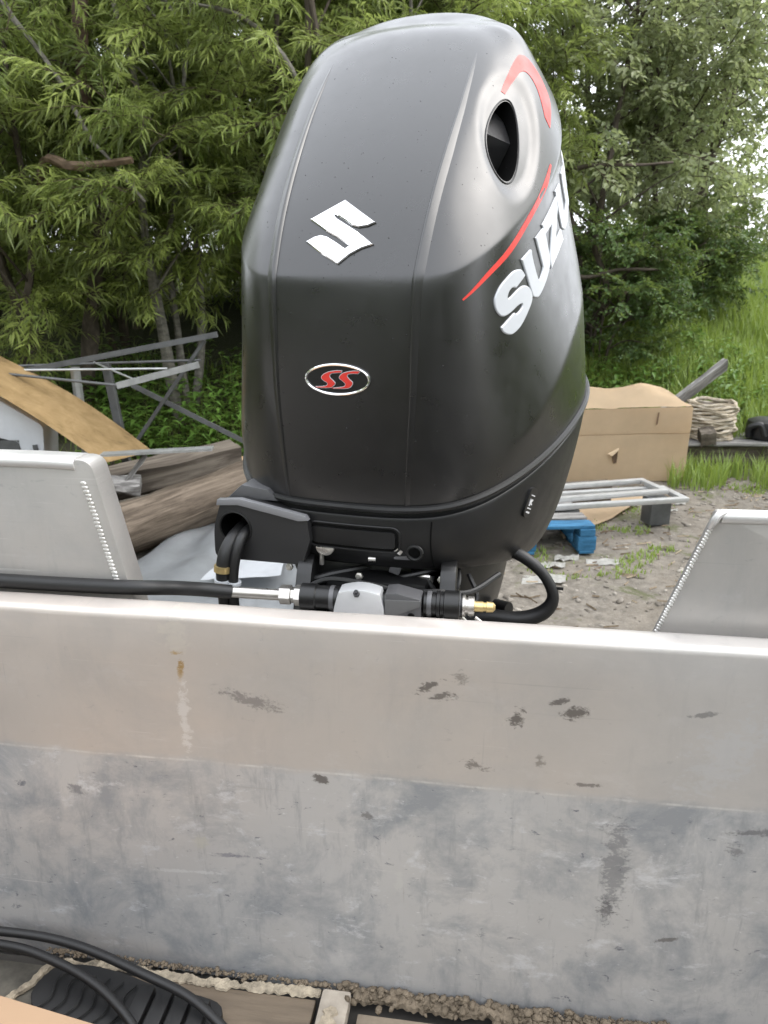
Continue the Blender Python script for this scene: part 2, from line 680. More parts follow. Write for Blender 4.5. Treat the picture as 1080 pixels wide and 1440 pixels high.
# right bank
_a0 = tree('alder_tree', 'broad leafed tree immediately right of the engine cover with a bare crooked limb', 'tree', G_A, (2.35, 9.9), 6.2, 1.5, ALDER, 28, 9, .16, (0.2, -.3), 2, 31, .06, None, 1.3, .55)
tree('alder_tree', 'pale tree in the upper right, its crown leaning over the grass bank', 'tree', G_A, (4.3, 11.9), 7.2, 1.8, ALDER, 25, 8, .20, (0.3, -.5), 2, 32, .06, None, 1.4, .65)
tree('alder_tree', 'hazy tree at the upper right corner with white sky showing through', 'tree', G_A, (6.9, 13.4), 7.8, 1.9, ALDER, 19, 7, .24, (0.1, -.3), 2, 33, .06, None, 1.5, .7)
tree('alder_tree', 'tree in the second row between the engine cover and the pale tree', 'tree', G_A, (3.3, 12.6), 7.4, 1.8, ALDER, 25, 8, .12, (0, 0), 2, 34, .07, None, 1.5, .65)
tree('alder_tree', 'tree in the far row behind the pale leaning tree', 'tree', G_A, (5.8, 14.6), 8.2, 2.0, ALDER, 19, 7, .14, (0, 0), 2, 35, .07, None, 1.6, .7)
tree('alder_tree', 'low branching tree filling the gap right of the broad leafed tree', 'tree', G_A, (3.6, 10.9), 4.6, 1.35, ALDER, 26, 9, .22, (0.1, -.2), 2, 36, .05, None, 1.25, .5)
tree('leafy_shrub', 'dark green round shrub beside the right side of the engine cover, above the cardboard', 'shrub', None, (2.55, 9.15), 1.75, .85, SHRUB, 26, 11, .05, (0.1, -.1), 4, 41, .02, None, 1.0, .32)
tree('leafy_shrub', 'lighter green shrub right of the dark round one at the top of the grass bank', 'shrub', None, (3.9, 10.6), 1.6, .8, SHRUB, 24, 11, .05, (0, 0), 4, 42, .02, None, 1.0, .32)


def blades(name, n, region, hmin, hmax, mat, seed, label, dens=None, wid=0.006):
    rnd = random.Random(seed)
    V, F = [], []
    made = 0
    while made < n:
        x, y = rnd.uniform(*region[0]), rnd.uniform(*region[1])
        if dens and rnd.random() > dens(x, y):
            continue
        made += 1
        z = ghgt(x, y) - 0.01
        h = rnd.uniform(hmin, hmax) * (0.7 + 0.6 * (noise.noise((x * .9, y * .9, 7)) + .5))
        an = rnd.uniform(0, 6.28)
        b = Vector((math.cos(an), math.sin(an), 0))
        s = Vector((-b.y, b.x, 0)) * wid * rnd.uniform(.6, 1.5)
        bend = h * rnd.uniform(.1, .6)
        p = Vector((x, y, z))
        m = p + b * bend * .3 + Vector((0, 0, h * .6))
        t = p + b * bend + Vector((0, 0, h))
        i = len(V)
        V += [p - s, p + s, m + s * .7, m - s * .7, t]
        F += [(i, i + 1, i + 2, i + 3), (i + 3, i + 2, i + 4)]
    o = raw(name, V, F, mat, kind='stuff')
    tag(o, label, 'grass')
    return o


blades('grass', 62000, ((0.8, 8.5), (7.2, 16)), 0.12, 0.40, M_grass, 3, 'bright green grass covering the bank on the right',
       lambda x, y: (1.0 if y < 12 else .55) if hgt(x, y) > 0.03 else (0.25 if y > 7.1 else 0), 0.0052)
blades('grass_tufts', 2600, ((2.5, 4.6), (6.35, 7.4)), 0.08, 0.30, M_grass, 4, 'dark green grass tufts at the edge of the gravel, right of the cardboard',
       lambda x, y: 1 if noise.noise((x * 2.2, y * 2.2, 1)) > -.15 - (y - 6.6) * .5 else 0.03, 0.005)
blades('yard_moss_grass', 3200, ((0.9, 3.6), (4.4, 6.8)), 0.012, 0.055, M_grass, 5, 'low sparse grass growing in patches on the gravel yard',
       lambda x, y: 1 if noise.noise((x * 1.7, y * 2.2, 11)) > .18 else 0.02, 0.005)
blades('undergrowth_grass', 2200, ((-4.5, 1.2), (6.4, 8.6)), 0.08, 0.30, M_grass, 6, 'long grass under the thicket on the left', None, 0.008)


def herb(x, y, h, seed, label):
    rnd = random.Random(seed)
    V, F, MI = [], [], []
    for s in range(7):
        p = Vector((rnd.gauss(0, .10), rnd.gauss(0, .10), 0))
        d = Vector((rnd.gauss(0, .2), rnd.gauss(0, .2), 1)).normalized()
        hh = h * rnd.uniform(.6, 1.05)
        i = len(V)
        V += [p + Vector((.005, 0, 0)), p + Vector((-.005, .004, 0)), p + d * hh]
        F.append((i, i + 1, i + 2))
        MI.append(0)
        for k in range(16):
            u = .25 + .75 * k / 16
            an = k * 2.4 + rnd.uniform(-.4, .4)
            dd = Vector((math.cos(an), math.sin(an), rnd.uniform(.0, .7)))
            L = rnd.uniform(.11, .19) * (1.15 - .5 * u)
            add_leaf(V, F, MI, p + d * hh * u, dd, Vector((0, 0, 1)), L, L * .28, rnd.uniform(.1, .6))
    me = bpy.data.meshes.new('herb')
    me.from_pydata([tuple(v) for v in V], [], F)
    me.polygons.foreach_set('material_index', MI)
    o = link('leafy_herb', me, [M_twig, M_herb])
    o.location = (x, y, ghgt(x, y))
    tag(o, label, 'wild plant', 'tall leafy herbs at the foot of the thicket')


HL = ['tall leafy herb behind the square end of the topmost timber', 'leafy herb just left of the engine cover, above the split wood', 'tallest leafy herb, touching the left edge of the engine cover',
      'tall leafy herb where the two crossing braces of the rack meet', 'short leafy herb hidden half behind the left edge of the engine cover', 'leafy herb behind the dark post of the metal rack',
      'leafy herb behind the tan sloping board', 'leafy herb farthest right behind the engine cover', 'low herb behind the left end of the cardboard box',
      'low herb above the middle of the cardboard box, in the grass', 'low herb in the grass behind the slanting grey plank']
for i, (x, y, h) in enumerate([(-1.40, 6.55, .80), (-1.15, 6.45, .66), (-1.00, 6.75, 1.0), (-1.62, 6.75, .85), (-.82, 6.4, .62), (-1.9, 6.8, .62), (-2.3, 6.9, .5), (-.5, 6.8, .7), (1.9, 8.2, .5), (2.5, 8.0, .45), (3.0, 8.3, .4)]):
    herb(x, y, h, 60 + i, HL[i])

# uncounted low leafy plants under the thicket
def leafy_mass(name, n, xr, yr, hr, seed, label):
    rnd = random.Random(seed)
    V, F, MI = [], [], []
    for q in range(n):
        x, y = rnd.uniform(*xr), rnd.uniform(*yr)
        if noise.noise((x * 1.5, y * 1.5, seed)) < -.15:
            continue
        b = Vector((x, y, ghgt(x, y)))
        h = rnd.uniform(*hr)
        d = Vector((rnd.gauss(0, .2), rnd.gauss(0, .2) - .1, 1)).normalized()
        i = len(V)
        V += [b + Vector((.004, 0, 0)), b - Vector((.004, 0, 0)), b + d * h]
        F.append((i, i + 1, i + 2))
        MI.append(0)
        for k in range(9):
            u = .3 + .7 * k / 9
            an = k * 2.4 + rnd.uniform(-.5, .5)
            L = rnd.uniform(.08, .16)
            add_leaf(V, F, MI, b + d * h * u, Vector((math.cos(an), math.sin(an), rnd.uniform(-.1, .7))), Vector((0, 0, 1)), L, L * rnd.uniform(.25, .45), rnd.uniform(.1, .6))
    me = bpy.data.meshes.new(name)
    me.from_pydata([tuple(v) for v in V], [], F)
    me.polygons.foreach_set('material_index', MI)
    tag(link(name, me, [M_twig, M_herb], None, 'stuff'), label, 'undergrowth')


leafy_mass('undergrowth', 900, (-4.2, .6), (6.5, 8.4), (.2, .65), 5, 'low leafy undergrowth filling the foot of the thicket')
leafy_mass('bank_undergrowth', 420, (1.6, 4.2), (7.7, 9.4), (.15, .4), 6, 'low leafy plants mixed into the grass behind the cardboard')


def bare(root, pts, r0, r1, mat=None):
    bm = bmesh.new()
    P_ = [Vector(p) - root.location for p in pts]
    n = len(P_)
    tube(bm, P_, [r0 + (r1 - r0) * k / (n - 1) for k in range(n)], 8, 6, True, .5)
    mesh('bare_limb', bm, mat or M_bark, root)


M_dead = simple('dead_wood', (.17, .12, .085), .9, var=.5, scale=14, bump=.5, spec=.2)
bare(_wt[1], [(-3.05, 7.3, 2.2), (-2.72, 6.72, 2.62), (-2.45, 6.50, 2.57), (-2.2, 6.42, 2.57), (-1.92, 6.40, 2.60)], .045, .022, M_dead)
bare(_wt[1], [(-2.85, 6.55, 3.75), (-2.72, 6.5, 3.55), (-2.55, 6.5, 3.32), (-2.42, 6.5, 3.12)], .022, .016, M_birch)
bare(_wt[1], [(-2.40, 6.6, 3.0), (-2.25, 6.5, 2.75), (-2.12, 6.45, 2.62), (-1.85, 6.4, 2.30)], .018, .010, M_birch)
bare(_wt[5], [(-1.45, 6.7, 3.72), (-1.1, 6.6, 3.62), (-.86, 6.6, 3.45), (-.70, 6.6, 3.25), (-.62, 6.65, 3.05)], .012, .022, M_birch)
bare(_wt[2], [(-2.95, 7.6, .6), (-2.72, 7.35, 1.35), (-2.50, 7.1, 1.95), (-2.35, 7.0, 2.4)], .085, .05)
bare(_wt[3], [(-2.5, 7.2, 3.1), (-2.42, 7.0, 3.5), (-2.38, 7.0, 4.2)], .05, .06, simple('red_brown_bark', (.11, .07, .055), .9, var=.5, scale=18, bump=.5))
bare(_a0, [(1.75, 8.9, 2.75), (2.15, 8.7, 2.83), (2.6, 8.65, 2.83), (3.0, 8.7, 2.86)], .026, .012)
bare(_a0, [(1.85, 8.8, 1.88), (2.15, 8.65, 1.72), (2.5, 8.6, 1.80), (2.95, 8.6, 1.80)], .024, .012)
bare(_a0, [(2.35, 9.6, .9), (2.5, 9.0, 1.5), (2.25, 8.8, 2.1)], .05, .028)

# ================================================================== BOAT
def alu(name, base, metal=0.55, rough=0.42, mottle=0.0, warm=0.0, blobs=(), split=None):
    t = NT(name)
    v = t.coord('Object')
    st = t.coord('Object', (2.0, 2.0, 26.0))
    vs = t.coord('Object', (14.0, 4.0, 2.2))
    n = t.noise(v, 3.2, 8, 0.62)
    fine = t.noise(st, 9, 6, 0.7)
    sep = t.add('ShaderNodeSeparateXYZ')
    t.l(v, sep.inputs[0])

    def shade(b, mottle, warm):
        b = np.array(b)
        c = t.ramp(n, [(0.25, tuple(b * .84)), (0.5, tuple(b)), (0.75, tuple(b * 1.10))])
        c = t.mix(c, tuple(np.minimum(b * 1.35, .95)), t.rng(fine, .66, .74, 0, .35))
        if warm:
            w = t.noise(v, 1.6, 4)
            wf = t.rng(w, .38, .56, 0, warm)
            if split:
                wf = t.math('MULTIPLY', wf, t.rng(sep.outputs[0], .36, .16, 0.1, 1, True))
            c = t.mix(c, tuple(b * np.array((1.05, .955, .88))), wf)
        if mottle:
            m1 = t.noise(v, 7.5, 10, 0.72, 0.4)
            c = t.mix(c, tuple(b * np.array((.62, .655, .70))), t.rng(m1, .46, .66, 0, mottle))
            m2 = t.noise(vs, 3.0, 8, 0.7)
            c = t.mix(c, tuple(b * np.array((.60, .62, .65))), t.rng(m2, .55, .72, 0, mottle * .75))
            m4 = t.noise(t.coord('Object', (5, 5, 9)), 2.6, 9, .75, .3)
            c = t.mix(c, tuple(np.minimum(b * np.array((1.25, 1.27, 1.31)), .95)), t.rng(m4, .56, .66, 0, mottle * .7))
            m3 = t.noise(t.coord('Object', (18, 18, 30)), 2.4, 8, .7, .5)
            c = t.mix(c, tuple(b * np.array((.30, .32, .38))), t.rng(m3, .62, .69, 0, mottle * .8))
            m5 = t.noise(t.coord('Object', (26, 26, 70)), 2.2, 8, .75, .2)
            c = t.mix(c, tuple(np.minimum(b * 1.5, .95)), t.rng(m5, .62, .68, 0, mottle * .55))
            m6 = t.noise(t.coord('Object', (60, 60, 34)), 1.6, 6, .75)
            c = t.mix(c, tuple(b * .45), t.rng(m6, .67, .72, 0, mottle * .6))
        return c

    c = shade(base, mottle, warm)
    b = np.array(base)
    if split:
        zs, base2, mot2 = split
        lo_c = shade(base2, mot2, .2)
        edge = t.noise(t.coord('Object', (9, 1, 30)), 1.6, 8, .75)
        zz = t.math('ADD', sep.outputs[2], t.math('MULTIPLY', t.math('SUBTRACT', edge, .5), .030))
        c = t.mix(c, lo_c, t.rng(zz, zs + .008, zs - .006))
        ln_ = t.math('ABSOLUTE', t.math('SUBTRACT', t.math('ADD', sep.outputs[2], t.math('MULTIPLY', t.math('SUBTRACT', edge, .5), .006)), zs))
        brk = t.rng(t.noise(t.coord('Object', (20, 1, 3)), 1.2, 6, .7), .42, .62, 0.05, .75)
        c = t.mix(c, (.70, .69, .67), t.math('MULTIPLY', t.rng(ln_, .0022, .0006), brk))
    sp = t.noise(t.coord('Object', (9, 9, 34)), 3.4, 6, .7)
    c = t.mix(c, (.80, .80, .80), t.rng(sp, .67, .72, 0, .6))
    ds = t.noise(t.coord('Object', (22, 22, 34)), 1.7, 7, .75)
    c = t.mix(c, tuple(b * .35), t.rng(ds, .715, .75, 0, .7))
    for (sc_, rt, thr, colr, k) in (((1.2, 1, 60), .35, .66, tuple(np.minimum(b * 1.45, .9)), .5), ((60, 1, 1.6), .25, .67, tuple(b * .72), .5), ((1.5, 1, 90), -.75, .68, tuple(np.minimum(b * 1.4, .9)), .45), ((.8, 1, 70), -.1, .67, tuple(b * .7), .4)):
        s_ = t.noise(t.coord('Object', sc_, (0, rt, 0)), 3.0, 3, .6)
        msk = t.rng(t.noise(t.coord('Object', (1, 1, 1), (0, rt * 3, 1)), 5, 4), .46, .62, 0, k)
        c = t.mix(c, colr, t.math('MULTIPLY', msk, t.rng(s_, thr, thr + .04)))
    if blobs:
        warp = t.noise(t.coord('Object', (30, 30, 55)), 1.3, 7, .75, .6)
        warp2 = t.noise(t.coord('Object', (150, 150, 150)), 1.3, 4, .7)
        wsum = t.math('ADD', t.math('MULTIPLY', t.math('SUBTRACT', warp, .5), 4.4), t.math('MULTIPLY', t.math('SUBTRACT', warp2, .5), 1.6))
        tc = t.add('ShaderNodeTexCoord')
        for (bx, bz, rx, rz, an, cc, k) in blobs:
            mp = t.add('ShaderNodeMapping')
            mp.vector_type = 'TEXTURE'
            mp.inputs['Location'].default_value = (bx, 0, bz)
            mp.inputs['Rotation'].default_value = (0, an, 0)
            mp.inputs['Scale'].default_value = (rx, 10, rz)
            t.l(tc.outputs['Object'], mp.inputs['Vector'])
            ln = t.add('ShaderNodeVectorMath', operation='LENGTH')
            t.l(mp.outputs['Vector'], ln.inputs[0])
            d = t.math('ADD', ln.outputs['Value'], wsum)
            c = t.mix(c, cc, t.rng(d, .95, .45, 0, k * .9))
    rr_ = t.rng(t.noise(v, 11, 6), .3, .7, rough - .06, rough + .10)
    t.set(base=c, metal=metal, rough=rr_)
    t.bump(t.noise(st, 5, 5), .05, .003)
    return t.m


DK = (.10, .088, .08)
UP_BLOBS = [(.055, 1.325, .020, .006, -.55, DK, .85), (.072, 1.314, .016, .006, -.2, DK, .8), (.09, 1.34, .010, .010, 0, (.22, .2, .18), .7),
            (.205, 1.316, .014, .005, -.5, DK, .85), (.226, 1.304, .020, .009, -.3, DK, .9), (.16, 1.292, .009, .014, .3, DK, .9),
            (-.165, 1.286, .040, .009, .22, (.2, .185, .18), .75), (-.262, 1.368, .020, .030, 0, (.62, .57, .50), .55),
            (-.257, 1.326, .0045, .022, .12, (.36, .22, .06), .95), (-.262, 1.345, .009, .004, 0, (.42, .28, .10), .8),
            (-.258, 1.255, .008, .065, 0, (.74, .72, .70), .6), (.112, 1.222, .020, .007, .2, DK, .7), (.19, 1.235, .006, .010, 0, (.2, .18, .16), .7),
            (.245, 1.207, .016, .003, 0, DK, .7), (.37, 1.314, .018, .004, -.2, (.16, .16, .16), .7), (.40, 1.26, .035, .07, .6, (.56, .56, .57), .5)]
LO_BLOBS = [(-.08, 1.178, .012, .009, 0, DK, .9), (.29, 1.09, .018, .080, 0, (.16, .165, .18), .65), (.285, 1.02, .012, .020, 0, (.12, .12, .13), .75),
            (-.42, 1.13, .012, .01, .2, (.16, .16, .18), .7), (-.02, 1.13, .010, .006, .3, DK, .6), (.02, 1.03, .006, .02, 0, (.6, .6, .58), .6),
            (.45, 1.16, .035, .006, -.1, (.13, .13, .14), .7), (.43, 1.13, .012, .012, 0, (.13, .13, .14), .6), (-.25, 1.06, .012, .014, 0, (.56, .55, .48), .6),
            (-.2, 1.045, .05, .004, 0, (.15, .15, .2), .6), (-.27, 1.01, .06, .003, -.05, (.7, .7, .7), .6), (.36, .985, .02, .003, -.3, DK, .7)]
M_alu_up = alu('aluminium_upper', (.53, .508, .488), .40, .40, 0.22, .6, UP_BLOBS + LO_BLOBS, (1.19, (.53, .528, .53), 1.15))
M_alu = alu('aluminium_plate', (.45, .44, .428), .45, .40, 0.25, .3)
M_alu_br = alu('aluminium_bright', (.64, .63, .62), .45, .34)
M_weld = simple('weld_bead', (.78, .77, .75), .35, .6, var=.15)
M_ply_wet = simple('wet_plywood', (.135, .105, .075), .5, var=.4, scale=9, bump=.2, stretch=(1, 6, 1))
M_caulk = simple('peeling_white_paint', (.30, .255, .19), .85, var=.7, scale=55, bump=.8)
M_dirt = simple('dried_dirt', (.17, .138, .102), .95, var=.5, scale=70, bump=.9, spec=.1)
M_dark = simple('dark_bilge', (.035, .032, .028), .7)

boat = empty('aluminium_boat', (0, .821, 0), rad(-8.2), 'bare aluminium boat with a stained flat stern wall and a notched transom', 'boat')


def sheet(prof, x0, x1, nx, wob=0.0):
    """profile (y, z) swept along x"""
    bm = bmesh.new()
    rows = []
    for i in range(nx + 1):
        x = x0 + (x1 - x0) * i / nx
        rows.append([bm.verts.new((x, y + (wob * noise.noise((x * 3.1, z * 4, 1)) if y < .02 else 0), z + (wob * .6 * noise.noise((x * 6, 2, 9))))) for y, z in prof])
    n = len(prof)
    for i in range(nx):
        for k in range(n):
            bm.faces.new([rows[i][k], rows[i][(k + 1) % n], rows[i + 1][(k + 1) % n], rows[i + 1][k]])
    bm.faces.new(list(reversed(rows[0])))
    bm.faces.new(rows[-1])
    bmesh.ops.recalc_face_normals(bm, faces=bm.faces)
    return bm


prof = [(0, .83), (0, 1.0), (0, 1.1), (0, 1.19), (0, 1.29), (0, 1.34), (0, 1.388), (.0010, 1.3925), (.0032, 1.3958), (.0065, 1.3975), (.010, 1.398), (.030, 1.398), (.038, 1.397), (.042, 1.392), (.043, 1.38), (.043, .83)]
mesh('stern_wall', sheet(prof, -1.15, 1.15, 90, .003), M_alu_up, boat, label='flat aluminium wall, tan grey above and stained blue grey below a faint line', ang=60)



def rounded(poly, radii, n=6):
    out = []
    m = len(poly)
    for i, p in enumerate(poly):
        r = radii[i]
        p = Vector(p)
        if r <= 0:
            out.append(tuple(p))
            continue
        a = (Vector(poly[i - 1]) - p).normalized()
        b = (Vector(poly[(i + 1) % m]) - p).normalized()
        for k in range(n + 1):
            t = k / n
            out.append(tuple((p + a * r) * (1 - t) ** 2 + p * 2 * t * (1 - t) + (p + b * r) * t ** 2))
    return out


def panel(name, poly, radii, y0, th, bev, edge, lab, bs=1.0):
    bm = bmesh.new()
    prism(bm, rounded(poly, radii), th, Matrix.Translation((0, y0, 0)), bev)
    o = mesh(name, bm, M_alu, boat, label=lab, ang=50)
    # welded seam: a chain of overlapping beads along the sloping edge
    bw = bmesh.new()
    (xa, za), (xb, zb) = edge
    n = int(math.hypot(xb - xa, zb - za) / (.0052 * bs))
    for i in range(n):
        t = (i + .5) / n
        b2 = bmesh.new()
        bmesh.ops.create_uvsphere(b2, u_segments=8, v_segments=5, radius=1)
        ang = math.atan2(zb - za, xb - xa)
        M = Matrix.Translation((xa + (xb - xa) * t + random.uniform(-.0006, .0006), y0 - .0006, za + (zb - za) * t)) @ Matrix.Rotation(-ang + .35, 4, 'Y') @ Matrix.Diagonal((.0026 * bs, .0022 * bs, .0044 * bs, 1))
        merge(bw, b2, M)
    w = mesh('weld_bead', bw, M_weld, o, kind='stuff')
    return o


pl = panel('transom_side', [(-1.15, 1.15), (-.305, 1.15), (-.345, 1.40), (-.381, 1.572), (-1.15, 1.577)], [0, 0, 0, .015, 0], .062, .038, .0012, ((-.362, 1.41), (-.393, 1.545)), 'left transom side with a rounded top corner and a warm lit edge')
pr_ = panel('transom_side', [(.265, 1.15), (1.15, 1.15), (1.15, 1.533), (.371, 1.540), (.318, 1.383)], [0, 0, 0, .003, 0], .062, .008, .0008, ((.3205, 1.385), (.3735, 1.538)), 'right transom side with a white lit top edge', .72)
for (xa, xb, za, zb, y) in ((-1.15, -.402, 1.5735, 1.569, 0), (.377, 1.15, 1.5355, 1.529, 0)):
    bm = bmesh.new()
    pts = [(xa + (xb - xa) * k / 12, .066 + random.uniform(-.0008, .0008), za + (zb - za) * k / 12 - .003 + random.uniform(-.0008, .0008)) for k in range(13)]
    tube(bm, pts, .0085, 12, 3, True, .1)
    if xa < 0:
        for v in bm.verts:
            if v.co.y > .070:
                v.co.y += .026
    mesh('edge_cap', bm, M_alu_br, boat, ang=60)
# curled tab on the right cap
bm = bmesh.new()
tube(bm, [(.3655, .060, 1.520), (.369, .057, 1.530), (.374, .058, 1.537), (.383, .064, 1.539)], [.003, .0045, .0045, .003], 8, 5)
mesh('edge_tab', bm, M_alu_br, boat)
# pale scratch mark plate on left panel, outer transom and hull below (hidden)
bm = bmesh.new()
prism(bm, [(-1.15, .30), (1.15, .30), (1.15, 1.16), (.27, 1.16), (.26, 1.33), (-.29, 1.33), (-.30, 1.16), (-1.15, 1.16)], .05, Matrix.Translation((0, .064, 0)), .002)
mesh('outer_transom', bm, M_alu, boat)
bm = bmesh.new()
for s in ():
    pass
hp = [(-1.15, -3.2), (1.15, -3.2), (1.15, .062), (-1.15, .062)]
b0 = [bm.verts.new((x, y, .80)) for x, y in hp]
b1 = [bm.verts.new((x * .85, y, .30)) for x, y in hp]
k0 = [bm.verts.new((0, -3.2, .0)), bm.verts.new((0, .062, .0))]
bm.faces.new(b0)
bm.faces.new([b0[0], b1[0], k0[0], b1[1], b0[1]])
bm.faces.new([b0[2], b1[2], k0[1], b1[3], b0[3]])
bm.faces.new([b0[1], b1[1], b1[2], b0[2]])
bm.faces.new([b0[0], b0[3], b1[3], b1[0]])
bm.faces.new([b1[0], b1[3], k0[1], k0[0]])
bm.faces.new([b1[1], k0[0], k0[1], b1[2]])
bmesh.ops.recalc_face_normals(bm, faces=bm.faces)
mesh('hull', bm, M_alu, boat, ang=20)
for s in (-1, 1):
    bm = bmesh.new()
    box(bm, (s * 1.165, -1.55, 1.2), (.03, 3.3, .85), None, .004)
    mesh('side_wall', bm, M_alu, boat)
# ---- floor
bm = bmesh.new()
box(bm, (0, -1.6, .815), (2.28, 3.19, .02))
mesh('floor_pan', bm, M_dark, boat)
bm = bmesh.new()
box(bm, (-.265, -.43, .838), (.35, .80, .014), None, .002)
mesh('floor_board', bm, M_ply_wet, boat, label='wet brown floor board edged with peeling white paint')
bm = bmesh.new()
box(bm, (.33, -.44, .836), (.72, .80, .014), None, .002)
mesh('floor_board', bm, simple('muddy_board', (.19, .155, .115), .85, var=.5, scale=14, bump=.4), boat, label='mud covered floor board')
bm = bmesh.new()
box(bm, (-.62, -.43, .836), (.30, .80, .014), None, .002)
mesh('floor_board', bm, simple('painted_board', (.12, .11, .09), .8, var=.9, scale=10, bump=.4), boat)


def ragged(pts, w, h, seg=90, amp=1.0, seed=0):
    """ragged flattened strip along pts"""
    bm = bmesh.new()
    path = catmull(pts, max(2, seg // max(1, len(pts) - 1)))
    rows = []
    for i, p in enumerate(path):
        t = (path[min(i + 1, len(path) - 1)] - path[max(i - 1, 0)]).normalized()
        s = Vector((-t.y, t.x, 0))
        q = [(noise.noise((p.x * 38, seed + k * 3.1, p.y * 38)) * .7 + noise.noise((p.x * 150, seed + k * 5.3, p.y * 150)) * .6) * amp for k in range(5)]
        hh = h * (1 + q[4] * .7)
        row = [p - s * w * (.5 + q[0] * .45), p - s * w * (.42 + q[0] * .4) + Vector((0, 0, hh * (.7 + .5 * q[2]))), p + Vector((0, 0, hh * (1 + q[3] * .4))), p + s * w * (.4 + q[1] * .4) + Vector((0, 0, hh * (.8 + .5 * q[3]))), p + s * w * (.5 + q[1] * .45)]
        rows.append([bm.verts.new(v) for v in row])
    for i in range(len(rows) - 1):
        for k in range(4):
            bm.faces.new([rows[i][k], rows[i + 1][k], rows[i + 1][k + 1], rows[i][k + 1]])
    for rw in (rows[0], list(reversed(rows[-1]))):
        bm.faces.new(rw)
    bmesh.ops.recalc_face_normals(bm, faces=bm.faces)
    return bm


mesh('peeling_strip', ragged([(-.475, -.026, .845), (-.37, -.022, .846), (-.25, -.026, .846), (-.085, -.020, .846)], .014, .0035, 420, 1.2, 1), M_caulk, boat, label='strip of peeling white paint along the foot of the wall')
mesh('peeling_strip', ragged([(-.478, -.03, .845), (-.50, -.08, .846), (-.53, -.16, .846)], .012, .006, 60, 1.0, 7), M_caulk, boat)
bm = bmesh.new()
box(bm, (-.062, -.42, .846), (.040, .80, .022), None, .004)
mesh('floor_rib', bm, simple('muddy_aluminium', (.34, .30, .25), .7, .3, var=.6, scale=18, bump=.4), boat, label='muddy aluminium floor rib')
mesh('rib_paint', ragged([(-.062, -.05, .856), (-.068, -.09, .856), (-.07, -.14, .856)], .020, .004, 50, 1.5, 3), M_caulk, boat)
# dirt along the foot of the wall
bm = bmesh.new()
rr = random.Random(5)
for i in range(1100):
    x = rr.uniform(-.50, .60)
    big = 1.0 if x > -.06 else .35
    b2 = bmesh.new()
    bmesh.ops.create_icosphere(b2, subdivisions=1, radius=1)
    s = rr.choice((.0012, .0018, .0025, .0035, .005)) * rr.uniform(.8, 1.2) * (1.0 if x > -.06 else .6)
    for v in b2.verts:
        v.co *= 1 + .35 * noise.noise(v.co * 2 + Vector((i, 0, 0)))
    merge(bm, b2, Matrix.Translation((x, -.006 - abs(rr.gauss(0, .010)) * big, .846 + abs(rr.gauss(0, .0045)) * big)) @ Matrix.Rotation(rr.uniform(0, 3), 4, 'Z') @ Matrix.Diagonal((s * 1.5, s, s * .9, 1)))
mesh('dirt_line', bm, M_dirt, boat, kind='stuff', ang=80)
mesh('dirt_bank', ragged([(-.04, -.014, .842), (.15, -.016, .842), (.35, -.014, .842), (.6, -.016, .842)], .020, .008, 420, .9, 12), M_dirt, boat)

# ================================================================== OUTBOARD MOTOR
def black(name, base, rough, coat=0.0, metal=0.0, speck=0.0, bumps=0.0, ior=1.5):
    t = NT(name)
    v = t.coord('Object')
    n = t.noise(v, 4, 6, .6)
    b = np.array((base, base * 1.0, base * 1.05))
    c = t.ramp(n, [(.3, tuple(b * .85)), (.7, tuple(b * 1.15))])
    if speck:
        d = t.noise(t.coord('Object', (55, 55, 55)), 2.2, 4, .6)
        c = t.mix(c, (.30, .30, .29), t.rng(d, .70, .78, 0, speck))
    t.set(base=c, rough=t.rng(t.noise(v, 30, 6), .3, .7, rough - .04, rough + .05), coat=coat, coatr=.2, metal=metal, spec=.5)
    t.b.inputs['IOR'].default_value = ior
    if bumps:
        t.bump(t.noise(v, 900, 2), bumps, .0004)
    return t.m


M_cowl = black('satin_black_paint', .0040, .30, .22, 0.0, 0, .05, 1.65)
M_pan = black('textured_black_plastic', .006, .42, .0, 0, .02, .2, 1.45)
M_blk = black('black_plastic', .006, .36)
M_void = simple('intake_dark', (.003, .003, .003), .7, spec=.1)
M_rub = black('black_rubber', .009, .48)
M_gry = black('grey_bracket', .10, .40, .1, .3)
M_vane = black('grey_vane', .05, .35)
M_chrome = simple('chrome', (.86, .86, .87), .07, 1.0, var=.02)
M_white = simple('white_letter', (.48, .50, .53), .35, 0, var=.03)
M_red = simple('red_graphic', (.62, .035, .025), .4, 0, var=.08)
M_steel = simple('dull_steel', (.55, .53, .50), .32, .9, var=.2, scale=30)
M_brass = simple('brass', (.62, .47, .22), .35, .8, var=.25, scale=40)
M_silver = simple('cast_silver', (.74, .75, .77), .36, .55, var=.08)

YAW = rad(17)
motor = empty('outboard_motor', (-.053, 1.0, 1.493), -YAW, 'large black outboard motor with chrome badges and white SUZUKI lettering, tilted over the stern', 'outboard motor')

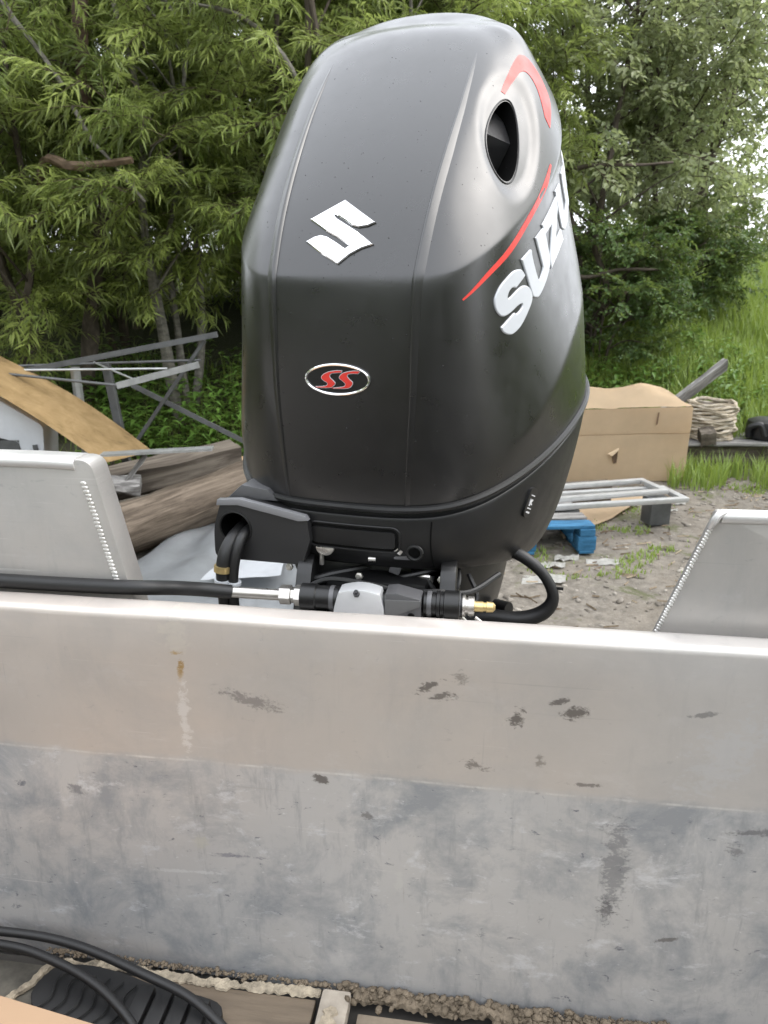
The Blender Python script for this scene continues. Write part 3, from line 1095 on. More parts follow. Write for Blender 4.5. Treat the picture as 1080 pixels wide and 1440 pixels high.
# control cage of the right half: columns front centre -> rear centre, rows seam -> top
CAGE = [
    [(0, 0, 0), (.087, .004, 0), (.142, .026, .004), (.185, .085, .016), (.234, .20, .042), (.268, .35, .075), (.283, .48, .118), (.20, .66, .165), (0, .72, .18)],
    [(0, -.006, .05), (.087, -.002, .05), (.142, .022, .05), (.1875, .085, .055), (.231, .205, .127), (.2475, .33, .215), (.257, .46, .30), (.19, .63, .35), (0, .69, .36)],
    [(0, -.012, .15), (.087, -.008, .15), (.139, .016, .15), (.181, .078, .165), (.218, .195, .215), (.238, .315, .285), (.247, .44, .365), (.18, .60, .42), (0, .66, .43)],
    [(0, -.015, .265), (.087, -.011, .265), (.137, .010, .265), (.174, .074, .29), (.203, .178, .33), (.221, .295, .395), (.222, .405, .47), (.16, .55, .53), (0, .60, .55)],
    [(0, -.003, .301), (.087, .001, .301), (.133, .020, .301), (.166, .08, .336), (.190, .17, .379), (.207, .28, .443), (.202, .385, .530), (.155, .48, .625), (0, .54, .655)],
    [(0, .040, .374), (.089, .044, .374), (.127, .060, .372), (.150, .11, .395), (.168, .20, .44), (.177, .285, .50), (.172, .375, .57), (.125, .455, .648), (0, .505, .675)],
    [(0, .125, .465), (.091, .132, .463), (.118, .150, .46), (.136, .19, .475), (.149, .25, .51), (.153, .31, .55), (.145, .378, .598), (.10, .44, .654), (0, .48, .682)],
    [(0, .235, .561), (.094, .243, .556), (.112, .262, .552), (.124, .29, .562), (.129, .32, .582), (.127, .355, .603), (.113, .39, .628), (.08, .425, .660), (0, .45, .683)],
    [(0, .320, .627), (.055, .330, .626), (.078, .342, .625), (.088, .355, .629), (.090, .365, .634), (.086, .378, .640), (.072, .395, .650), (.05, .41, .666), (0, .425, .680)],
]

# ADJ
_fu = [1.055, 1.06, 1.065, 1.07, 1.09, 1.13, 1.20, 1.38, 1.62]
_dw = [0, 0, 0, 0, 0, .004, .010, .018, .024]
CAGE[3] = [tuple(a * .45 + b * .55 for a, b in zip(p, q_)) for p, q_ in zip(CAGE[3], CAGE[4])]
CAGE[1] = [(p[0] + (.007 if 2 < j < 7 else 0), p[1], p[2]) for j, p in enumerate(CAGE[1])]
CAGE[2] = [(p[0] - (.003 if 2 < j < 7 else 0), p[1], p[2]) for j, p in enumerate(CAGE[2])]
_bo = {4: 1.035, 5: 1.06, 6: 1.07}
CAGE = [[(p[0] * (_bo.get(i, 1) if j > 4 else 1), p[1], p[2]) for j, p in enumerate(r)] for i, r in enumerate(CAGE)]
CAGE = [[(p[0] * (_fu[i] if j > 2 or i > 5 else 1 + (_fu[i] - 1) * .4), p[1], p[2] + _dw[i]) for j, p in enumerate(r)] for i, r in enumerate(CAGE)]


def full_ring(half):
    k = [1, 1, 1, .99, .97, .95, .95, .97]
    lo_ = half[0][2] < .06
    return [Vector(p) for p in half] + [Vector((-half[j][0] * (k[j] if lo_ else 1), half[j][1], half[j][2])) for j in range(len(half) - 2, 0, -1)]


def loft(rows, top=True, creases=(), level=3, inner=None):
    bm = bmesh.new()
    cr = bm.edges.layers.float.new('crease_edge')
    R = [[bm.verts.new(p) for p in full_ring(r)] for r in rows]
    n = len(R[0])
    for i in range(len(R) - 1):
        for k in range(n):
            bm.faces.new([R[i][k], R[i][(k + 1) % n], R[i + 1][(k + 1) % n], R[i + 1][k]])
    if top:
        c = Vector((0, 0, 0))
        for v in R[-1]:
            c += v.co
        cv = bm.verts.new(c / n + Vector((0, 0, top if isinstance(top, float) else 0)))
        for k in range(0, n, 2):
            bm.faces.new([R[-1][k], R[-1][(k + 1) % n], R[-1][(k + 2) % n], cv])
    for (row, k0, k1, val) in creases:
        for k in range(k0, k1):
            for a, b in ((k, k + 1), ((n - k) % n, (n - k - 1) % n)):
                e = bm.edges.get((R[row][a % n], R[row][b % n]))
                if e:
                    e[cr] = val
    bmesh.ops.recalc_face_normals(bm, faces=bm.faces)
    me = bpy.data.meshes.new('tmp')
    bm.to_mesh(me)
    bm.free()
    o = bpy.data.objects.new('tmp', me)
    C.objects.link(o)
    m = o.modifiers.new('s', 'SUBSURF')
    m.levels = m.render_levels = level
    dg = bpy.context.evaluated_depsgraph_get()
    out = bpy.data.meshes.new_from_object(o.evaluated_get(dg))
    bpy.data.objects.remove(o)
    b2 = bmesh.new()
    b2.from_mesh(out)
    return b2


cb = loft(CAGE, .004, [(4, 0, 4, .85), (4, 4, 6, .75), (4, 6, 8, .4), (1, 3, 6, .7)], 4)
# a shallow oval dish round each air intake, then the hole itself
IC = Vector((.167, .192, .476))
IA = Vector((-.012, .091, .108)).normalized()
bvh0 = BVHTree.FromBMesh(cb)
_, IN, _, _ = bvh0.find_nearest(IC)
IA = (IA - IN * IA.dot(IN)).normalized()
IB = IN.cross(IA).normalized()
DISH_C = Vector((.1715, .2060, .483))
for v in cb.verts:
    for sx in (1,):
        p = Vector((v.co.x * sx, v.co.y, v.co.z)) - DISH_C
        a, b = p.dot(IA) / .118, p.dot(IB) / .056
        if abs(p.dot(IN)) < .08:
            r = math.hypot(a, b)
            if r < 1:
                t = min(1, (1 - r) / .30)
                d = -.0048 * t * t * (3 - 2 * t)
                v.co += Vector((IN.x * sx, IN.y, IN.z)) * d
cowl = mesh('engine_cover', cb, [M_cowl, M_void], motor, label='satin black engine cover with a creased shoulder and two side air intakes', ang=50)
for sx in (1,):
    bm = bmesh.new()
    rings = []
    for (dep, sc) in ((.06, 1.0), (-.035, .96), (-.07, .80)):
        ring = []
        for k in range(40):
            an = 2 * math.pi * k / 40
            a, b = math.cos(an), math.sin(an)
            rad_a = .071 * sc * (1 - .10 * b)
            rad_b = .0275 * sc * (1 - .18 * a)
            p = IC + IA * a * rad_a + IB * b * rad_b + IN * dep
            ring.append(bm.verts.new((p.x * sx, p.y, p.z)))
        rings.append(ring)
    for i in range(2):
        for k in range(40):
            bm.faces.new([rings[i][k], rings[i][(k + 1) % 40], rings[i + 1][(k + 1) % 40], rings[i + 1][k]])
    bm.faces.new(rings[0])
    bm.faces.new(list(reversed(rings[-1])))
    for f in bm.faces:
        f.material_index = 0
    bmesh.ops.recalc_face_normals(bm, faces=bm.faces)
    cut = mesh('cut', bm, [M_void])
    cut.parent = motor
    bpy.context.view_layer.update()
    boolean(cowl, cut)
    # vanes inside the intake
    bm = bmesh.new()

    def q(a, b, d):
        p = IC + IA * a + IB * b + IN * d
        return bm.verts.new((p.x * sx, p.y, p.z))
    A = [q(.070, -.022, -.026), q(.070, .022, -.030), q(.002, .026, -.014), q(.020, -.025, -.018)]
    B = [q(.020, -.025, -.0185), q(.002, .026, -.0145), q(-.006, .026, -.040), q(-.008, -.026, -.044)]
    D = [q(-.006, .026, -.040), q(-.008, -.026, -.044), q(-.056, -.022, -.034), q(-.050, .022, -.030)]
    E_ = [q(-.046, -.022, -.030), q(-.046, .022, -.028), q(-.068, .012, -.012), q(-.068, -.012, -.012)]
    for f in (A, B, D, E_):
        bm.faces.new(f)
    bmesh.ops.solidify(bm, geom=list(bm.faces), thickness=.0015)
    bmesh.ops.recalc_face_normals(bm, faces=bm.faces)
    mesh('intake_vane', bm, M_vane, motor)
bm = bmesh.new()
bvh1 = BVHTree.FromPolygons([v.co.copy() for v in cowl.data.vertices], [tuple(p.vertices) for p in cowl.data.polygons])
pts = []
for k in range(41):
    an = 2 * math.pi * k / 40
    a, b = math.cos(an), math.sin(an)
    p = IC + IA * a * .0722 * (1 - .10 * b) + IB * b * .0286 * (1 - .18 * a)
    h = bvh1.ray_cast(p + IN * .05, -IN, .09)
    pts.append((h[0] if h[0] is not None else p) + IN * .0002)
tube(bm, pts, .0012, 8, 0, False)
mesh('intake_lip', bm, M_pan, motor)
_me = cowl.data
_b = bmesh.new()
_b.from_mesh(_me)
sharpen(_b, 50)
_b.to_mesh(_me)
BV = BVHTree.FromBMesh(_b)
_b.free()


def on_front(u, w):
    h = BV.ray_cast(Vector((u, -1, w)), Vector((0, 1, 0)))
    return h[0], h[1]


def on_side(v, w):
    h = BV.ray_cast(Vector((1, v, w)), Vector((-1, 0, 0)))
    return h[0], h[1]


# ---- decals laid on the cover
def densify(poly, step):
    out = []
    n = len(poly)
    for i in range(n):
        a, b = Vector(poly[i]), Vector(poly[(i + 1) % n])
        k = max(1, int((b - a).length / step))
        out += [tuple(a.lerp(b, j / k)) for j in range(k)]
    return out


def smooth_poly(poly, sharp=(), n=4):
    """closed Catmull-Rom outline; vertices listed in sharp stay corners"""
    m = len(poly)
    out = []
    for i in range(m):
        p1, p2 = Vector(poly[i]), Vector(poly[(i + 1) % m])
        p0 = Vector(poly[i - 1]) if i not in sharp else p1
        p3 = Vector(poly[(i + 2) % m]) if (i + 1) % m not in sharp else p2
        for k in range(n):
            t = k / n
            out.append(tuple(0.5 * ((2 * p1) + (-p0 + p2) * t + (2 * p0 - 5 * p1 + 4 * p2 - p3) * t * t + (-p0 + 3 * p1 - 3 * p2 + p3) * t ** 3)))
    return out


def inset(poly, e):
    n = len(poly)
    area = sum(poly[i][0] * poly[(i + 1) % n][1] - poly[(i + 1) % n][0] * poly[i][1] for i in range(n))
    sg = 1 if area > 0 else -1
    out = []
    for i in range(n):
        d = (Vector(poly[(i + 1) % n]) - Vector(poly[i - 1]))
        if d.length < 1e-9:
            out.append(poly[i])
            continue
        d.normalize()
        out.append((poly[i][0] - d.y * e * sg, poly[i][1] + d.x * e * sg))
    return out


def decal(name, poly, fn, th, mat, parent=None, bev=0.0, step=.004, grid=.012, base=-.0015):
    poly = densify(poly, step)
    top = inset(poly, bev) if bev else poly
    n0 = len(top)
    pv = [Vector(p) for p in top]
    xs, ys = [p[0] for p in top], [p[1] for p in top]
    for gx in np.arange(min(xs) + grid * .5, max(xs), grid):
        for gy in np.arange(min(ys) + grid * .5, max(ys), grid):
            pv.append(Vector((gx, gy)))
    v2, _, f2, _, _, _ = delaunay_2d_cdt(pv, [], [list(range(n0))], 1, 1e-6)
    bm = bmesh.new()
    used_ = {k for f in f2 for k in f}
    vv = []
    for q_ in v2:
        used = len(vv) in used_
        p, n = fn(q_.x, q_.y) if used else (Vector(), Vector())
        if p is None:
            bm.free()
            return None
        vv.append(bm.verts.new(p + n * th))
    for f in f2:
        bm.faces.new([vv[k] for k in f])
    bmesh.ops.delete(bm, geom=[v for v in bm.verts if not v.link_faces], context='VERTS')
    be = [e for e in bm.edges if e.is_boundary]
    # side walls: boundary verts go to the outer outline then below the surface
    low1, low2 = {}, {}
    tp = [Vector((*p, 0)) for p in top]
    for e in be:
        for v in e.verts:
            if v not in low1:
                _, n, _, _ = BV.find_nearest(v.co)
                out = Vector((0, 0, 0))
                low1[v] = None
    bmesh.ops.recalc_face_normals(bm, faces=bm.faces)
    ref = fn(*top[0])[1]
    if bm.faces and sum((f.normal.dot(ref) for f in bm.faces)) < 0:
        bmesh.ops.reverse_faces(bm, faces=bm.faces)
    r = bmesh.ops.extrude_edge_only(bm, edges=be)
    nv = [g for g in r['geom'] if isinstance(g, bmesh.types.BMVert)]
    if bev:
        cen = {}
        for v in nv:
            _, n, _, _ = BV.find_nearest(v.co)
            d = Vector((0, 0, 0))
            for f in v.link_faces:
                pass
            es = [e for e in v.link_edges if e.is_boundary]
            for e in es:
                o = e.other_vert(v)
                d += (o.co - v.co).normalized() if True else 0
            tdir = None
            if len(es) == 2:
                tdir = (es[0].other_vert(v).co - es[1].other_vert(v).co)
            if tdir is not None and tdir.length > 1e-9:
                sd_ = tdir.normalized().cross(n).normalized()
                # point away from the letter: opposite of the adjacent top faces
                tv = [e.other_vert(v) for e in v.link_edges if not e.is_boundary]
                c0 = Vector((0, 0, 0)); k = 0
                for t_ in tv:
                    for f in t_.link_faces:
                        if v not in f.verts:
                            c0 += f.calc_center_median(); k += 1
                if k and (c0 / k - v.co).dot(sd_) > 0:
                    sd_ = -sd_
                cen[v] = (sd_ * bev, n)
            else:
                cen[v] = (Vector((0, 0, 0)), n)
        for v, (d, n) in cen.items():
            v.co += d - n * (th * .45)
        be2 = [e for e in bm.edges if e.is_boundary]
        r = bmesh.ops.extrude_edge_only(bm, edges=be2)
        nv = [g for g in r['geom'] if isinstance(g, bmesh.types.BMVert)]
        for v in nv:
            _, n, _, _ = BV.find_nearest(v.co)
            v.co -= n * (th * .55 - base)
    else:
        for v in nv:
            _, n, _, _ = BV.find_nearest(v.co)
            v.co -= n * (th - base)
    bmesh.ops.recalc_face_normals(bm, faces=bm.faces)
    return mesh(name, bm, mat, parent or motor, ang=32)


S_P = [(.1538, .2992), (.1448, .3061), (.132, .3071), (.1182, .304), (.1025, .2956), (.0883, .2859), (.0788, .2735), (.0775, .2651), (.0818, .2551), (.0911, .2489), (.1011, .2492), (.1148, .2537), (.1297, .2604), (.1408, .2629), (.1424, .2599), (.1358, .2542), (.1249, .2503), (.119, .2513), (.0899, .2349), (.0948, .2285), (.1064, .2245), (.1188, .2255), (.1385, .2347), (.159, .2518), (.1723, .2664), (.1718, .2769), (.1624, .2846), (.1468, .2864), (.1304, .2815), (.1123, .2726), (.1054, .2713), (.1084, .2784), (.117, .284), (.1274, .2838)]
U_P = [(.1428, .3198), (.1706, .3329), (.176, .3319), (.178, .3231), (.1959, .2947), (.2068, .2992), (.2143, .3083), (.211, .3174), (.1901, .3484), (.2177, .362), (.2263, .3601), (.2409, .3332), (.2451, .3177), (.2369, .3037), (.2212, .2882), (.1982, .2717), (.186, .2697), (.1764, .2715), (.1712, .2785), (.1548, .3039)]
Z_P = [(.2163, .3664), (.2870, .4100), (.2925, .3930), (.2740, .3470), (.3050, .3650), (.3161, .3500), (.2490, .3080), (.2440, .3230), (.2600, .3690), (.2265, .3530)]
K_P = [(.380, .400), (.4015, .4128), (.390, .430), (.440, .436), (.464, .450), (.407, .452), (.436, .4985), (.411, .4835), (.381, .444), (.3705, .4583), (.349, .4455)]
I_P = [(.482, .461), (.5035, .4738), (.4725, .5193), (.451, .5065)]
decal('letter', smooth_poly(S_P, (0, 18, 33)), on_side, .0024, M_white, bev=.0012)
decal('letter', smooth_poly(U_P, (0, 1, 8, 9)), on_side, .0024, M_white, bev=.0012)
decal('letter', Z_P, on_side, .0024, M_white, bev=.0010)
decal('letter', smooth_poly([(a + .137, b + .0953) for a, b in U_P], (0, 1, 8, 9)), on_side, .0024, M_white, bev=.0012)
decal('letter', K_P, on_side, .0024, M_white, bev=.0010)
decal('letter', I_P, on_side, .0024, M_white, bev=.0010)

EM = [(-.0125, .3911), (.0347, .3623), (.0248, .3579), (.0133, .3564), (.0039, .3587), (-.0059, .3646), (-.0169, .3706), (-.0245, .3728), (-.0160, .3672), (.0137, .3516), (.0368, .3357), (.0219, .3311), (.0078, .3236), (-.0057, .3124), (-.0294, .3243), (-.0552, .3399), (-.0449, .3458), (-.0355, .3482), (-.0252, .3458), (-.012, .339), (.0005, .3318), (.0047, .3345), (-.012, .3442), (-.03, .3526), (-.0557, .3673)]
decal('emblem', EM, on_front, .0030, M_chrome, bev=.0012, step=.003)


def ell(cx, cz, a, b, n=48):
    return [(cx + a * math.cos(2 * math.pi * k / n), cz + b * math.sin(2 * math.pi * k / n)) for k in range(n)]


bc = (-.0040, .1727)
bdg = decal('oval_badge', ell(*bc, .0435, .0192), on_front, .0016, M_blk)
bm = bmesh.new()
pts = []
for a, b in ell(*bc, .0430, .0188, 56) + ell(*bc, .0430, .0188, 56)[:1]:
    p, n = on_front(a, b)
    pts.append(p + n * .0020)
tube(bm, pts, .0019, 8, 0, False)
mesh('badge_rim', bm, M_chrome, bdg)
SS1 = [(.0036, .1844), (-.0044, .1846), (-.0153, .1826), (-.0231, .1788), (-.026, .1741), (-.0223, .1702), (-.0175, .1674), (-.0204, .1642), (-.0343, .163), (-.0316, .1606), (-.015, .1613), (-.0094, .1636), (-.006, .1678), (-.0092, .1718), (-.0134, .1757), (-.0111, .1798), (.0019, .1813)]
SS2 = [(.0284, .1847), (.019, .1849), (.0084, .183), (.0019, .1803), (-.0015, .1751), (.0027, .1712), (.0069, .1674), (.0036, .1642), (-.0117, .162), (-.0085, .1606), (.0088, .1614), (.0153, .1642), (.0176, .1698), (.0134, .1737), (.0104, .1776), (.0136, .1802), (.0247, .1806)]
for P_ in (SS1, SS2):
    o = decal('badge_letter', smooth_poly(P_, (0, 8, 9, 16), 3), on_front, .0026, M_white, bdg, step=.002, grid=.008)
    Q = smooth_poly(P_, (0, 8, 9, 16), 3)
    decal('badge_letter', inset(Q, .0008), on_front, .0032, M_red, bdg, step=.002, grid=.008)


def ribbon(path, widths, n=8):
    """flat outline of a tapering stroke in 2D"""
    P_ = catmull([(a, b, 0) for a, b in path], n)
    L, Rr = [], []
    for i, p in enumerate(P_):
        t = (P_[min(i + 1, len(P_) - 1)] - P_[max(i - 1, 0)]).normalized()
        s = Vector((-t.y, t.x, 0))
        w = float(np.interp(i / (len(P_) - 1), np.linspace(0, 1, len(widths)), widths)) / 2
        L.append(((p + s * w).x, (p + s * w).y))
        Rr.append(((p - s * w).x, (p - s * w).y))
    return L + Rr[::-1]


decal('red_stripe', ribbon([(.0322, .271), (.0694, .302), (.1167, .3327), (.1743, .3747), (.221, .4095), (.265, .449)], [.002, .006, .0085, .0095, .009, .003]), on_side, .0005, M_red, step=.005, grid=.015, base=-.0008)
IMAT = Matrix((IA, IB, IN)).transposed()


def on_dish(a, b):
    o = DISH_C + IA * a + IB * b + IN * .06
    h = BV.ray_cast(o, -IN)
    return h[0], h[1]


arc = []
for k in range(25):
    t = math.pi * (0.80 - 1.08 * k / 24)
    arc.append((math.cos(t - math.pi / 2 + math.pi / 2), t))


def dloc(p):
    q_ = Vector(p) - DISH_C
    return (q_.dot(IA), q_.dot(IB))


ao = [tuple(c * 1.03 for c in dloc(p)) for p in [(.146, .2432, .5366), (.1474, .2775, .5654), (.1525, .3046, .5869), (.1599, .3152, .5942), (.1719, .3294, .5854), (.1872, .3429, .5621), (.1993, .3403, .5373), (.2047, .3147, .5093), (.2036, .3036, .4954)]]
ai = [tuple(c * .90 for c in dloc(p)) for p in [(.1487, .2504, .5404), (.1535, .2787, .5608), (.1589, .3062, .5778), (.1683, .3209, .5765), (.1788, .3267, .5595), (.189, .3218, .5347), (.1985, .3132, .5121)]]
decal('red_arc', [(p.x, p.y) for p in catmull([(a, b, 0) for a, b in ao], 4)] + [(p.x, p.y) for p in reversed(catmull([(a, b, 0) for a, b in ai], 4))], on_dish, .0005, M_red, step=.005, grid=.015, base=-.0008)

# ---- rain drops left on the sloping top
bm = bmesh.new()
rr = random.Random(3)
for i in range(300):
    u, w = rr.uniform(-.16, .17), (rr.uniform(.29, .66) if rr.random() < .8 else rr.uniform(.02, .3))
    p, n = on_front(u, w)
    if p is None or p.y > .6:
        continue
    b2 = bmesh.new()
    bmesh.ops.create_icosphere(b2, subdivisions=1, radius=1)
    s = rr.choice((.0003, .0004, .0005, .0006, .0009))
    merge(bm, b2, Matrix.Translation(p) @ n.to_track_quat('Z', 'Y').to_matrix().to_4x4() @ Matrix.Diagonal((s, s * rr.uniform(1, 1.6), s * .45, 1)))
mesh('rain_drops', bm, black('wet_drop', .012, .06), motor, kind='stuff', ang=80)

# ---- raised ridges from the rim up over the shoulder
for sx in (-1, 1):
    bm = bmesh.new()
    rows = []
    ws = list(np.linspace(.004, .285, 16)) + list(np.linspace(.292, .318, 6)) + list(np.linspace(.33, .60, 24))
    for i, w in enumerate(ws):
        u0 = float(np.interp(w, [0, .15, .29, .40, .51, .60, .63], [.083, .091, .0925, .099, .106, .108, .100])) * sx
        q = float(np.interp(w, [0, .2, .30, .45, .56, .60], [.35, .6, 1.0, .9, .35, .02]))
        row = []
        for du, hh in ((.0125 * sx, -.0006), (.0015 * sx, .0044 * q), (-.0005 * sx, .0044 * q), (-.0030 * sx, -.0008)):
            p, n = on_front(u0 + du * (.35 + .65 * q), w)
            row.append(bm.verts.new(p + n * hh))
        rows.append(row)
    for i in range(len(rows) - 1):
        for k in range(3):
            bm.faces.new([rows[i][k], rows[i][k + 1], rows[i + 1][k + 1], rows[i + 1][k]])
    bmesh.ops.recalc_face_normals(bm, faces=bm.faces)
    if sum(f.normal.y for f in bm.faces) > 0:
        bmesh.ops.reverse_faces(bm, faces=bm.faces)
    mesh('ridge', bm, M_cowl, motor, ang=70)

# ---- rim of the cover, lower pan
bm = bmesh.new()
bm.from_mesh(cowl.data)
le = [e for e in bm.edges if e.is_boundary]
nb = {}
for e in le:
    for v in e.verts:
        nb.setdefault(v, []).append(e.other_vert(v))
st = min(nb, key=lambda v: v.co.y + abs(v.co.x))
loop = [st]
prev, cur = None, st
while True:
    nx = [v for v in nb[cur] if v is not prev]
    if not nx or nx[0] is st:
        break
    prev, cur = cur, nx[0]
    loop.append(cur)
    if len(loop) > 5000:
        break
LP = [v.co.copy() for v in loop][::2]
bm.free()
cen = sum(LP, Vector()) / len(LP)
bm = bmesh.new()
tube(bm, [p + (p - cen).normalized() * .0015 for p in LP] + [LP[0] + (LP[0] - cen).normalized() * .0015], 0.0052, 8, 0, False)
mesh('cover_rim', bm, M_pan, motor)
PAN = [
    [(p[0] * .982, p[1] + .006 if p[1] < .3 else p[1] - .004, p[2] + .004) for p in CAGE[0]],
    [(p[0] * .985, p[1] + .005 if p[1] < .3 else p[1] - .004, p[2] - .010) for p in CAGE[0]],
    [(p[0] * 1.004, p[1] - .001 if p[1] < .3 else p[1], p[2] - .013) for p in CAGE[0]],
    [(0, -.004, -.045), (.087, .0, -.045), (.152, .025, -.045), (.20, .085, -.032), (.250, .2, -.012), (.280, .35, .018), (.292, .47, .05), (.21, .65, .10), (0, .70, .12)],
    [(0, .002, -.074), (.087, .005, -.075), (.152, .035, -.080), (.195, .1, -.085), (.236, .22, -.095), (.262, .36, -.088), (.268, .47, -.075), (.19, .63, -.01), (0, .68, .01)],
    [(0, .012, -.090), (.085, .015, -.090), (.142, .045, -.097), (.178, .12, -.112), (.212, .24, -.150), (.228, .37, -.185), (.215, .47, -.195), (.15, .58, -.15), (0, .62, -.11)],
    [(0, .06, -.092), (.06, .06, -.092), (.10, .09, -.10), (.13, .15, -.115), (.15, .25, -.15), (.16, .36, -.19), (.15, .45, -.20), (.10, .53, -.16), (0, .56, -.12)],
    [(0, .2, -.095), (.03, .2, -.095), (.05, .2, -.10), (.06, .22, -.115), (.07, .27, -.15), (.07, .33, -.18), (.06, .38, -.18), (.04, .42, -.15), (0, .43, -.12)],
]
pb = loft(PAN, .004, [(2, 0, 8, .6), (5, 0, 4, .35)], 3)
pan = mesh('lower_cover', pb, [M_pan, M_void], motor, ang=50)
bm = bmesh.new()
bm.from_mesh(pan.data)
sharpen(bm, 45)
bm.to_mesh(pan.data)
BVP = BVHTree.FromBMesh(bm)
bm.free()


def on_pan(u, w):
    h = BVP.ray_cast(Vector((u, -1, w)), Vector((0, 1, 0)))
    return h[0], h[1]


def on_pan_side(v, w):
    h = BVP.ray_cast(Vector((1, v, w)), Vector((-1, 0, 0)))
    return h[0], h[1]


def slot_ring(pl, off):
    out = []
    for a_, b_ in pl + pl[:1]:
        p, n = on_pan(a_, b_)
        out.append(p + n * off)
    return out


SLOT = rounded([(-.056, -.062), (.077, -.062), (.077, -.026), (-.056, -.026)], [.013] * 4, 5)
bm = bmesh.new()
tube(bm, slot_ring(densify(SLOT, .008), .0004), .0017, 8, 0, False)
mesh('slot_rim', bm, M_pan, motor)
SL2 = rounded([(-.0535, -.0595), (.0745, -.0595), (.0745, -.0285), (-.0535, -.0285)], [.011] * 4, 5)
BV, _keep = BVP, BV
decal('slot_plate', SL2, on_pan, .0006, M_void, grid=.012, base=-.0006)
decal('slot_plate', inset(SL2, .0035), on_pan, .0022, M_pan, bev=.0006, grid=.012)
BV = _keep
# joint line, latches
bm = bmesh.new()
pts = [on_pan(.119 + .002 * math.sin(w * 40), w) for w in np.linspace(-.016, -.085, 12)]
tube(bm, [p + n * .0002 for p, n in pts], .0011, 6, 0)
mesh('joint_line', bm, M_void, motor)
p, n = on_pan(-.030, -.066)
bm = bmesh.new()
prism(bm, [(.0135 * math.cos(t), .012 * math.sin(t)) for t in np.linspace(math.pi, 2 * math.pi, 12)], .010, Matrix.Translation((p.x, p.y - .006, p.z + .004)), .001)
mesh('latch', bm, M_steel, motor)
bm = bmesh.new()
tube(bm, [(p.x - .007, p.y + .000, p.z - .008), (p.x - .0075, p.y + .001, p.z - .024)], .0034, 8, 0)
mesh('cable_tip', bm, M_steel, motor)
p, n = on_pan(.096, -.060)
bm = bmesh.new()
tube(bm, [p + n * .002 + Vector((.0105 * math.cos(a), 0, .0095 * math.sin(a))) for a in np.linspace(0, 2 * math.pi, 20)], .0026, 8, 0, False)
mesh('socket_ring', bm, M_pan, motor)
bm = bmesh.new()
lathe(bm, [(-.002, .0085), (.0012, .0085)], p, n, 16)
mesh('socket', bm, M_void, motor)
bm = bmesh.new()
box(bm, p + Vector((-.022, -.003, .001)), (.012, .006, .007), Matrix.Rotation(.6, 3, 'Y'), .0015)
mesh('socket_tab', bm, M_steel, motor)
# key badge on the right flank
kp, kn = on_pan_side(.165, -.022)
kt = Vector((0, .40, .92))
kt = (kt - kn * kt.dot(kn)).normalized()
kb = kt.cross(kn).normalized()


def kframe(a, b, h):
    return kp + kb * a + kt * b + kn * h


def kplate(name, poly, h0, h1, mat, parent=motor):
    bm = bmesh.new()
    a_ = [bm.verts.new(kframe(x, y, h1)) for x, y in poly]
    b_ = [bm.verts.new(kframe(x, y, h0)) for x, y in poly]
    bm.faces.new(a_)
    m_ = len(poly)
    for i in range(m_):
        bm.faces.new([a_[i], a_[(i + 1) % m_], b_[(i + 1) % m_], b_[i]])
    bmesh.ops.recalc_face_normals(bm, faces=bm.faces)
    return mesh(name, bm, mat, parent)


kb_ = kplate('clip_badge', rounded([(-.014, -.023), (.014, -.023), (.014, .023), (-.014, .023)], [.012] * 4, 5), -.004, .0030, M_blk)
M_mark = simple('pale_marking', (.55, .55, .56), .5)
for (x0, y0, x1, y1) in ((-.007, .0105, .006, .0122), (-.008, -.0095, .006, -.0078), (-.008, -.0160, .005, -.0135)):
    kplate('badge_mark', [(x0, y0), (x1, y0), (x1, y1), (x0, y1)], .0028, .0036, M_mark, kb_)
kplate('badge_mark', [(-.006, -.005), (-.002, -.005), (-.002, -.002), (.004, -.003), (.004, -.001), (.000, .001), (.004, .004), (.003, .006), (-.003, .0045), (-.006, .006)], .0028, .0038, M_mark, kb_)

# ---- cable inlet housing at the front left
def holed(outer, hole, y0, thick, depth, mat, name, label=None):
    """prism with a round pocket in its front face"""
    pv = [Vector(p) for p in outer] + [Vector(p) for p in hole]
    no, nh = len(outer), len(hole)
    v2, _, f2, _, _, _ = delaunay_2d_cdt(pv, [], [list(range(no)), list(range(no, no + nh))], 1, 1e-6)
    hc = sum((Vector(p) for p in hole), Vector((0, 0))) / nh
    hr = min((Vector(p) - hc).length for p in hole) * .99
    bm = bmesh.new()
    V = [bm.verts.new((q_.x, y0, q_.y)) for q_ in v2]
    for f in f2:
        cc = sum((v2[k] for k in f), Vector((0, 0))) / len(f)
        if (cc - hc).length > hr:
            bm.faces.new([V[k] for k in f])
    Bk = [bm.verts.new((p[0], y0 + thick, p[1])) for p in outer]
    Hb = [bm.verts.new((p[0], y0 + depth, p[1])) for p in hole]
    for i in range(no):
        bm.faces.new([V[i], V[(i + 1) % no], Bk[(i + 1) % no], Bk[i]])
    for i in range(nh):
        f = bm.faces.new([V[no + i], V[no + (i + 1) % nh], Hb[(i + 1) % nh], Hb[i]])
        f.material_index = 1
    bm.faces.new(Hb).material_index = 1
    bm.faces.new(Bk)
    bmesh.ops.recalc_face_normals(bm, faces=bm.faces)
    return mesh(name, bm, mat, motor, label=label)


